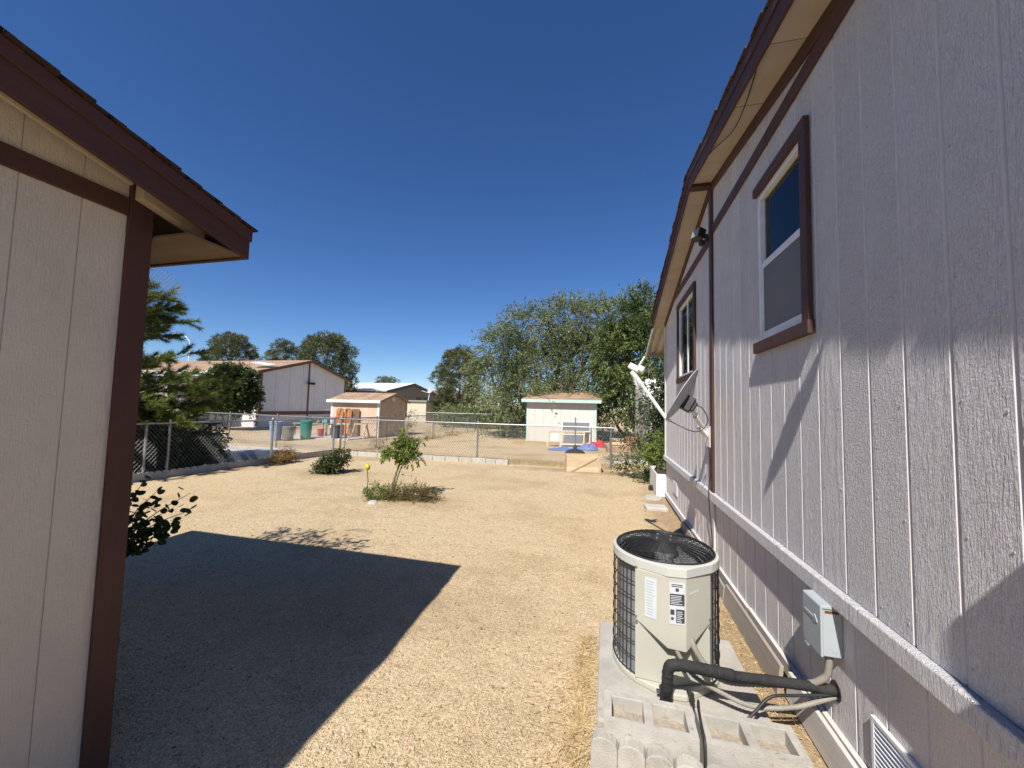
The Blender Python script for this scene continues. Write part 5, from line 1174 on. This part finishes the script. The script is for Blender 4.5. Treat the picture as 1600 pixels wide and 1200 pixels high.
# vines over the trailer and the dark gap beside the house
def leaf_mass(name, lab, base, blobs, mt, size, n, per, tl, droop=.4, cat='shrub', group=None, stems=True, asp=.6, jit=.8):
    t = thing(name, lab, cat, base, group); out = []; sm = MB(); tot = sum(b[1][0] * b[1][2] + b[1][0] * b[1][1] for b in blobs)
    for c, r in blobs:
        k = max(5, int(n * (r[0] * r[2] + r[0] * r[1]) / tot)); s, u = shell_pts(c, r, k, .3); u = u + rng.normal(size=u.shape) * .5; u /= np.linalg.norm(u, axis=1, keepdims=True)
        out.append(twigs(s, u, tl, per, size, droop, asp, jit, size * .4))
        if stems:
            for i in range(0, min(k, 60), 6): limb_tube(sm, [V(base) + V((random.uniform(-.04, .04), random.uniform(-.04, .04), 0)), V(base) * .4 + V(s[i]) * .6, V(s[i])], max(.006, size * .12), .003, 5)
    v = np.concatenate(out); v[:, 2] = np.maximum(v[:, 2], .012)
    mk('foliage', fast_mesh(v, 4, mt), None, t)
    if stems: mk('stems', sm, BARK, t, smooth='all')
    return t
leaf_mass('vine', 'tangled vine climbing over the white trailer', (1.15, 13.9, 0), [((1.15, 13.9, 2.35), (.35, .35, .3)), ((1.2, 14.0, 1.5), (.3, .4, .5)), ((.95, 13.8, .9), (.45, .4, .7)), ((1.6, 13.8, 1.9), (.5, .3, .9)), ((.75, 13.4, .5), (.4, .4, .4)), ((1.9, 13.6, 1.1), (.5, .3, .9))], IVY, .085, 260, 8, .45, .6, 'vine')
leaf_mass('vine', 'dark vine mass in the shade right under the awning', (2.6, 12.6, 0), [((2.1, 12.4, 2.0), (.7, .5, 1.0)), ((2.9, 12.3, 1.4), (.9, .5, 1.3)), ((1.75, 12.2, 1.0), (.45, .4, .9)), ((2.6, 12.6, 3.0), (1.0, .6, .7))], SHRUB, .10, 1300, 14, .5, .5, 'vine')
leaf_mass('shrub', 'yellowish green bush above the white box at the far house corner', (1.25, 9.2, .3), [((1.2, 9.3, .75), (.32, .5, .42)), ((1.12, 9.0, .55), (.22, .4, .25))], YOUNG, .055, 260, 12, .25, .3)
leaf_mass('ground_plant', 'low grey green plants along the slab behind the fence end', (.7, 12.7, 0), [((.55, 12.75, .08), (.55, .3, .10)), ((1.1, 12.9, .12), (.4, .3, .14))], GREY_G, .06, 180, 10, .15, .1, 'plant', stems=False)
leaf_mass('ground_plant', 'dark straggling plants in front of the white box', (.9, 9.6, 0), [((.75, 10.0, .16), (.5, .3, .2)), ((.95, 9.3, .1), (.25, .4, .12))], SHRUB, .05, 200, 10, .2, .2, 'plant')

# pines, near and far
def pine(name, lab, base, h, rx, clumps, mt, nl, ln, group='far pines', low=.25, top=.2, seed=0, flat=.55):
    """rounded pine: needle clumps laid over a domed outline"""
    t = thing(name, lab, 'tree', base, group); out = []; tm = MB(); r2 = np.random.default_rng(seed + 50)
    for k in range(clumps):
        f = low + (1 - low) * (k + .5) / clumps; z = h * f
        prof = math.sin(math.pi * min(1, ((1 - f) / (1 - low)) ** .62 * .62 + .08)) ** .9
        a = k * 2.399 + r2.uniform(-.4, .4); rr = rx * prof * r2.uniform(.55, 1.0)
        c = np.array([base[0] + rr * math.cos(a), base[1] + rr * math.sin(a), z + r2.uniform(-.2, .2)])
        cr_ = rx * r2.uniform(.20, .34)
        n = nl; u = unit(n); p = c + u * np.array([cr_, cr_, cr_ * flat]) * rng.uniform(.5, 1, n)[:, None]
        d_ = u + np.array([0, 0, .5]); out.append(leaf_quads(p, d_, ln, .16, .5))
        if k % 2 == 0: limb_tube(tm, [(base[0], base[1], z * .92), tuple(c * .6 + np.array([base[0], base[1], z]) * .4), tuple(c)], .03 * rx * .5, .01, 5)
    limb_tube(tm, [base, (base[0] + .1, base[1], h * .5), (base[0], base[1], h * .93)], .07 * rx, .02, 8)
    mk('crown', fast_mesh(np.concatenate(out), 4, mt), None, t); mk('trunk', tm, BARK, t, smooth='all')
pine('pine_tree', 'round-topped pine standing alone behind the tan roof', (-45.5, 37.8, 0), 9.5, 2.9, 80, PINE, 420, .34, seed=1)
pine('pine_tree', 'smaller thin pine left of the pine at the gable', (-35.9, 36.2, 0), 8.3, 2.2, 50, PINE, 340, .32, seed=2)
pine('pine_tree', 'dark broad pine rising just behind the grey gable', (-29.6, 35.4, 0), 8.8, 3.0, 80, PINE, 420, .34, seed=3)
pine('pine_tree', 'tall dark pine left of the spreading elm', (-14.0, 35.0, 0), 7.0, 2.3, 95, PINE, 460, .26, low=.08, seed=4, group=None)
pine('pine_tree', 'tiny distant tree above the white metal roof', (-50, 80, 0), 7.6, 3.2, 45, PINE, 160, .55, seed=5)

def needle_branch(out, p, q, n, ln, dens):
    """foxtail of needles round the line p-q"""
    t = rng.uniform(0.05, 1.0, n); p, q = np.array(p), np.array(q); ax = (q - p) / np.linalg.norm(q - p)
    c = p + (q - p) * t[:, None]; u = unit(n); d_ = ax * 1.0 + u * .85; d_ /= np.linalg.norm(d_, axis=1, keepdims=True)
    b = np.cross(d_, unit(n)); b /= np.linalg.norm(b, axis=1, keepdims=True); s = (ln * rng.uniform(.7, 1.2, n))[:, None]
    out.append(np.stack([c - b * .0055, c + b * .0055, c + d_ * s], 1).reshape(-1, 3))
def near_pine():
    base = (-10.9, 5.9, 0)
    t = thing('pine_tree', 'near pine with long bright needles behind the left fence', 'tree', base)
    out = []; tm = MB(); limb_tube(tm, [base, (-10.95, 5.9, 2.2), (-10.9, 5.85, 4.9)], .11, .03, 10)
    r2 = random.Random(11)
    tiers = [(.8, 1.9, 10), (1.05, 2.2, 12), (1.3, 2.5, 13), (1.55, 2.6, 14), (1.8, 2.5, 14), (2.05, 2.3, 12), (2.3, 1.9, 10), (2.5, 1.2, 7), (3.0, 1.1, 8), (3.2, 1.45, 9), (3.4, 1.5, 10), (3.6, 1.45, 9), (3.85, 1.3, 9), (4.1, 1.1, 8), (4.35, .8, 7), (4.6, .6, 6), (4.85, .35, 4)]
    for z, r, n in tiers:
        for k in range(n):
            a = 2 * math.pi * (k + r2.random() * .7) / n; l = r * r2.uniform(.75, 1.1); dr = V((math.cos(a), math.sin(a), 0))
            p0 = V((base[0], base[1], z - .1)); p1 = p0 + dr * l + V((0, 0, r2.uniform(-.12, .35) * l))
            limb_tube(tm, [p0, (p0 + p1) / 2 - V((0, 0, .06)), p1], .018, .005, 5)
            for j in range(9):
                f = .28 + .72 * (j + r2.random() * .6) / 9; s = p0 + (p1 - p0) * f; sd_ = V((-dr.y, dr.x, 0)) * r2.choice((-1, 1)) * r2.uniform(.5, 1.2)
                e = s + (dr * .8 + sd_ + V((0, 0, r2.uniform(-.5, 1.3)))).normalized() * r2.uniform(.18, .40)
                needle_branch(out, s, e, 140, .14, 1)
            needle_branch(out, p0 + (p1 - p0) * .8, p1 + dr * .1 + V((0, 0, .06)), 240, .14, 1)
    mk('crown', fast_mesh(np.concatenate(out), 3, PINEN), None, t); mk('trunk', tm, BARK, t, smooth='all')
near_pine()
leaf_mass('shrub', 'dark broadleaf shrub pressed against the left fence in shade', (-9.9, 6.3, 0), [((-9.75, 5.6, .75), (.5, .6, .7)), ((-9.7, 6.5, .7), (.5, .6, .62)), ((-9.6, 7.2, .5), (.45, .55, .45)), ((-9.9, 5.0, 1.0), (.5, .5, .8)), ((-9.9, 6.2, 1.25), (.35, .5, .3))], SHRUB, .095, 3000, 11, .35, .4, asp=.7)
# leafy branch in the shade of the shed
def dark_branch():
    t = thing('leafy_branch', 'dark leafy branch reaching out behind the shed corner', 'branch', (-3.75, 2.35, 0), None); out = []; sm = MB(); r2 = random.Random(5)
    root = V((-3.95, 2.30, .25))
    tips = [V((-3.28, 2.47, .72)), V((-3.40, 2.50, .62)), V((-3.33, 2.50, .85)), V((-3.55, 2.45, .52)), V((-3.6, 2.42, .78)), V((-3.75, 2.40, .42)), V((-3.80, 2.36, .95)), V((-3.85, 2.36, 1.08)), V((-3.68, 2.45, .60)), V((-3.78, 2.42, .68)), V((-3.9, 2.34, .55)), V((-3.5, 2.46, .70)), V((-3.62, 2.45, .86)), V((-3.72, 2.42, .50)), V((-3.45, 2.48, .58)), V((-3.7, 2.4, .95)), V((-3.82, 2.38, .80)), V((-3.66, 2.44, .40))]
    for tp in tips:
        limb_tube(sm, [root, root * .5 + tp * .5 + V((0, 0, .08)), tp], .008, .002, 5)
        n = 19
        for j in range(n):
            f = .40 + .63 * j / n; c = root * (1 - f) + tp * f + V((r2.uniform(-.035, .035), r2.uniform(-.05, .05), r2.uniform(-.04, .04) + .08 * (1 - f)))
            a = r2.uniform(0, 6.28); el = r2.uniform(-.9, .5); ax = V((math.cos(a) * math.cos(el), math.sin(a) * math.cos(el), math.sin(el))); bb = ax.cross(V((r2.uniform(-1, 1), r2.uniform(-1, 1), r2.uniform(-1, 1)))).normalized()
            s = r2.uniform(.045, .075)
            ring_ = [c + ax * s * (u) + bb * s * v for u, v in ((0, 0), (.15, .30), (.45, .40), (.78, .27), (1, 0), (.78, -.27), (.45, -.40), (.15, -.30))]
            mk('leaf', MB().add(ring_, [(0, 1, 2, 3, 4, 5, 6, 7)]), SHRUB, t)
    limb_tube(sm, [(-3.98, 2.30, 0), (-3.97, 2.30, .3), (-3.93, 2.31, 1.1)], .014, .006, 6)
    mk('stem', sm, BARK, t, smooth='all')
dark_branch()
leaf_mass('roof_vine', 'leafy vine trailing over the back edge of the left shed roof', (-4.0, 1.72, 0), [((-4.05, 1.68, 2.66), (.45, .12, .10)), ((-3.45, 1.66, 2.64), (.35, .10, .08))], SHRUB, .06, 90, 8, .22, .1, 'vine')
# dark round tree at the neighbour's porch, hedge, dry shrubs
tree('round_tree', 'dark glossy round tree in front of the tan roofed house', (-20.2, 16.9, 0), [((-20.2, 16.9, 2.35), (1.35, 1.3, 1.15)), ((-20.7, 16.6, 1.8), (.9, .9, .8)), ((-19.7, 17.0, 1.75), (.9, .9, .8)), ((-20.1, 16.8, 3.0), (.8, .8, .5))], [(-20.2, 16.9, 0), (-20.2, 16.9, .8), (-20.2, 16.9, 1.5)], CITRUS, .13, 1900, 18, .42, .2, .6, rtrunk=.1)
leaf_mass('hedge', 'long green hedge behind the far fence', (-8, 27.3, 0), [((-11.5 + 1.15 * k, 27.2 + .2 * (k % 2), .75), (.85, .7, .75 + .12 * (k % 3))) for k in range(9)], ELM2, .13, 1000, 12, .35, .2, 'hedge')
leaf_mass('shrub', 'sprawling green bush left of the masonry wall', (-12.5, 30, 0), [((-13.0, 30.5, .9), (1.3, 1, .9)), ((-11, 30, .8), (1.2, 1, .8))], ELM, .15, 400, 12, .4, .3)
for k, (x, y, s) in enumerate(((-8.0, 14.6, .45), (-8.1, 17.2, .55), (-8.2, 19.5, .5), (-7.9, 12.3, .35))):
    leaf_mass('dry_shrub', ('second dry brown weed clump back along the side fence', 'tallest dry brown weed clump along the side fence', 'farthest dry brown weed clump along the side fence', 'dry brown weed clump nearest the fence corner')[k], (x, y, 0), [((x, y, s * .45), (s * .8, s * .9, s * .5))], HERB, .05, 110, 9, .3, -.1, 'weed', 'dry weeds along the side fence', asp=.25)
leaf_mass('dry_shrub', 'yellowing straggly shrub behind the young tree and the back fence', (-8.7, 15.6, 0), [((-8.9, 15.9, .9), (.7, .6, .5)), ((-9.6, 16.3, .7), (.9, .5, .5))], HERB, .06, 130, 9, .35, 0, 'shrub')

# young tree and the bed round it
yt = thing('young_tree', 'young twin-stemmed tree in the middle of the yard', 'tree', (-3.62, 6.05, 0)); tm = MB(); out = []
b0 = V((-3.62, 6.05, .02))
limb_tube(tm, [b0, b0 + V((.05, .05, .35)), b0 + V((.14, .05, .62)), b0 + V((.10, .1, .90))], .024, .010, 8); limb_tube(tm, [b0 + V((.06, -.02, 0)), b0 + V((.12, -.02, .30)), b0 + V((.22, .0, .58)), b0 + V((.34, .02, .85))], .020, .008, 8)
for c, r, n in (((-3.44, 6.1, .84), (.19, .18, .14), 70), ((-3.36, 6.1, .98), (.13, .13, .11), 34), ((-3.66, 6.05, .74), (.11, .11, .08), 24), ((-3.26, 6.1, .74), (.12, .11, .09), 26), ((-3.44, 6.15, 1.14), (.05, .05, .12), 8), ((-3.14, 6.2, .98), (.09, .06, .05), 7)):
    s, u = shell_pts(c, r, n, .2); u[:, 2] -= .1; out.append(twigs(s, u, .11, 20, .05, .5, .5, .7, .014))
    for k in range(0, n, 6): limb_tube(tm, [b0 + V((.15, .05, .55)), (b0 + V((.15, .05, .6))) * .4 + V(s[k]) * .6, V(s[k])], .006, .002, 5)
s = np.array([(-3.57 + .03 * k, 6.07, .12 + .06 * k) for k in range(8)]); out.append(twigs(s, unit(8), .09, 6, .04, .2))
mk('crown', fast_mesh(np.concatenate(out), 4, YOUNG), None, yt); mk('trunk', tm, BARK, yt, smooth='all')
leaf_mass('garden_bed', 'low drying herbs round the young tree', (-3.3, 5.85, 0), [((-3.38, 5.85, .10), (.24, .18, .12)), ((-3.06, 5.92, .11), (.22, .18, .14)), ((-2.86, 6.0, .08), (.12, .13, .09))], HERB, .04, 480, 12, .13, -.4, 'plants', stems=False, asp=.28)
leaf_mass('herb', 'green herb clump at the left foot of the young tree', (-3.72, 5.80, 0), [((-3.70, 5.80, .11), (.20, .16, .12))], YOUNG, .035, 180, 12, .12, -.3, 'plants', stems=False, asp=.35)
tag(mk('rock', MB().lathe((-3.62, 5.55, -.02), [(.05, 0), (.085, .02), (.09, .05), (.06, .09), (.02, .10)], 9), CONC_L, bevel=.01), 'small pale rock at the front of the young tree bed', 'rock')
# low bush to the left, flowers by the fence post
leaf_mass('rose_bush', 'low dark green bush left of the young tree', (-6.1, 7.75, 0), [((-6.15, 7.72, .20), (.26, .24, .19)), ((-5.98, 7.85, .40), (.16, .15, .15)), ((-6.32, 7.62, .11), (.17, .16, .11))], CITRUS, .045, 420, 12, .14, .1, 'bush')
leaf_mass('flower_clump', 'reddish and yellow flowering clump at the double fence post', (-8.25, 8.5, 0), [((-8.28, 8.6, .14), (.17, .28, .14)), ((-8.25, 8.3, .08), (.12, .15, .08))], leaf_mat('red_yellow_leaves', (.14, .10, .03), (.28, .20, .07), (.40, .13, .10), .3, 7), .04, 240, 12, .15, -.3, 'plants')
# solar stake light
sk_ = thing('garden_stake', 'yellow solar garden stake left of the young tree', 'garden stake', (-4.2, 6.3, 0)); SB = V((-4.02, 5.98, 0))
mk('rod', MB().tube([SB, SB + V((0, 0, .30)), SB + V((-.02, 0, .46))], .006, 6), BLACKP, sk_); mk('globe', MB().lathe(SB + V((-.02, 0, .46)), [(.012, 0), (.038, .02), (.048, .055), (.042, .085), (.02, .105), (.006, .11)], 14), mat('yellow_plastic', (.55, .48, .02), (.42, .36, .01), .4, 20), sk_, smooth='all')
mk('solar_panel', MB().obox(SB + V((-.03, -.02, .12)), (.035, .012, .01), (-.006, .02, .05), (.004, -.008, .004)), BLACKP, sk_, bevel=.004)
# double shepherd hook
hk = thing('shepherd_hook', 'thin black double garden hook with scrolls near the fence corner', 'garden hook', (-6.8, 9.0, 0)); hb = V((-6.80, 9.0, 0))
mk('pole', MB().tube([hb, hb + V((0, 0, 1.42))], .008, 6), BLACKP, hk)
for s in (-1, 1):
    pts = [hb + V((0, 0, 1.25))] + [hb + V((s * (.10 - .10 * math.cos(a)), 0, 1.35 + .11 * math.sin(a))) for a in np.linspace(.2, 3.3, 9)] + [hb + V((s * .24, 0, 1.29)), hb + V((s * .27, 0, 1.34))]
    mk('hook', MB().tube(smoothpath(pts, 4), .007, 5), BLACKP, hk, smooth='all')
mk('finial', MB().lathe(hb + V((0, 0, 1.42)), [(.004, 0), (.014, .02), (.010, .04), (.002, .07)], 8), BLACKP, hk, smooth=True)

# ------------------------------------------------------------------ loose ground cover
def scatter(n, box_, rej=None):
    p = rng.uniform((box_[0], box_[2]), (box_[1], box_[3]), (n, 2))
    if rej is not None: p = p[np.array([rej(*q) for q in p])]
    return p
def straw(name, lab, pts, ln, up, mt=DRY, w_=.0022):
    n = len(pts); z = np.array([mound(*q) for q in pts]); c = np.column_stack([pts, z + .001]); d_ = unit(n); d_[:, 2] = np.abs(d_[:, 2]) * up + .05; d_ /= np.linalg.norm(d_, axis=1, keepdims=True)
    b = np.cross(d_, unit(n)); b /= np.linalg.norm(b, axis=1, keepdims=True); s = (ln * rng.uniform(.4, 1.2, n))[:, None]
    o = fast(name, np.stack([c - b * w_, c + b * w_, c + d_ * s], 1), 3, mt, None, 'stuff'); tag(o, lab, 'grass'); return o
pt_ = np.concatenate([np.column_stack([rng.normal(-.11, .04, 650), rng.uniform(1.75, 2.9, 650)]), np.column_stack([rng.normal(-.18, .08, 260), rng.uniform(1.75, 2.5, 260)])])
pt_ = pt_[pt_[:, 0] < -.042]
straw('dry_grass', 'matted dry straw along the yard side of the concrete pad', pt_, .11, .35)
pt_ = np.concatenate([np.column_stack([rng.uniform(-8.2, 1.0, 5200), 10.75 + np.abs(rng.normal(0, .5, 5200))]), np.column_stack([rng.uniform(-4.2, 0.2, 2600), rng.normal(17.6, .5, 2600)]), np.column_stack([rng.normal(-8.3, .35, 2600), rng.uniform(11, 24, 2600)])])
straw('dry_grass', 'dry golden weeds growing in the lot behind the back fence', pt_, .17, 1.0, w_=.004)
pt_ = np.concatenate([np.column_stack([rng.uniform(.55, 1.05, 700), rng.uniform(2.9, 10.3, 700)]), np.column_stack([rng.normal(-3.2, .6, 500), rng.normal(6.0, .45, 500)]), np.column_stack([rng.normal(-6.1, .5, 250), rng.normal(7.7, .4, 250)]), np.column_stack([rng.uniform(.84, 1.0, 500), rng.uniform(1.9, 3.6, 500)])])
straw('dry_grass', 'sparse straw litter over the gravel by the wall and plants', pt_, .06, .3)
lt = np.concatenate([scatter(260, (-3.0, .9, 1.3, 5.0)), np.column_stack([rng.normal(.9, .1, 160), rng.uniform(2.5, 9, 160)]), np.column_stack([rng.normal(-3.3, .7, 160), rng.normal(6, .6, 160)])]); lt = lt[~((lt[:, 0] > -.06) & (lt[:, 0] < .84) & (lt[:, 1] < 3.0))]
cz = np.column_stack([lt, [mound(*q) + .004 for q in lt]]); dd = unit(len(lt)); dd[:, 2] *= .12
o = fast('leaf_litter', leaf_quads(cz, dd, .022, .38, .15), 4, leaf_mat('dead_leaf', (.09, .06, .035), (.17, .115, .06), (.26, .19, .10), .1, 9), None, 'stuff'); tag(o, 'scattered dead leaves and bits on the gravel', 'leaf litter')
# loose pebbles, larger near the camera
def pebbles(n):
    rr = 1.2 + rng.uniform(0, 1, n) ** 1.25 * 8.8; th = rng.uniform(math.radians(-22), math.radians(76), n)
    p = np.column_stack([-rr * np.sin(th), rr * np.cos(th)]); p = p[(p[:, 0] < 1.05) & (p[:, 0] > -8.2)]
    ok = ~((p[:, 0] > -.05) & (p[:, 0] < .83) & (p[:, 1] > 1.8) & (p[:, 1] < 3.0)); p = p[ok]; n = len(p)
    z = np.array([mound(*q) for q in p]); s = rng.gamma(2.2, .0011, n) + .0014
    oc = np.array([(1, 0, 0), (0, 1, 0), (-1, 0, 0), (0, -1, 0), (0, 0, .65), (0, 0, -.65)], float); a = rng.uniform(0, 6.28, n); ca, sa = np.cos(a), np.sin(a)
    j = rng.uniform(.65, 1.3, (n, 6, 3)); q = oc[None] * j * s[:, None, None]; x = q[..., 0] * ca[:, None] - q[..., 1] * sa[:, None]; y = q[..., 0] * sa[:, None] + q[..., 1] * ca[:, None]
    v = np.stack([x + p[:, :1], y + p[:, 1:], q[..., 2] + (z + s * .3)[:, None]], -1).reshape(-1, 3)
    tri = np.array([(0, 1, 4), (1, 2, 4), (2, 3, 4), (3, 0, 4), (1, 0, 5), (2, 1, 5), (3, 2, 5), (0, 3, 5)]); idx = (tri[None] + (np.arange(n) * 6)[:, None, None]).reshape(-1)
    me = bpy.data.meshes.new('gravel'); me.vertices.add(len(v)); me.vertices.foreach_set('co', v.astype(np.float32).ravel()); nf = len(idx) // 3
    me.loops.add(len(idx)); me.loops.foreach_set('vertex_index', idx.astype(np.int32)); me.polygons.add(nf); me.polygons.foreach_set('loop_start', np.arange(0, nf * 3, 3, dtype=np.int32)); me.polygons.foreach_set('loop_total', np.full(nf, 3, np.int32)); me.update(calc_edges=True)
    m, t, N, Lk, b = nodes('pebble_stone'); g = N.new('ShaderNodeNewGeometry'); r = ramp(N, [(0, (.22, .15, .085)), (.2, (.37, .275, .16)), (.6, (.47, .365, .225)), (.92, (.56, .45, .295)), (1, (.68, .6, .47))]); Lk.new(g.outputs['Random Per Island'], r.inputs[0]); Lk.new(r.outputs[0], b.inputs['Base Color']); b.inputs['Roughness'].default_value = .85; setspec(b, .2)
    me.materials.append(m); o = bpy.data.objects.new('gravel', me); COL.objects.link(o); tag(o, 'loose tan gravel scattered over the yard', 'gravel', None, 'stuff')
pebbles(110000)
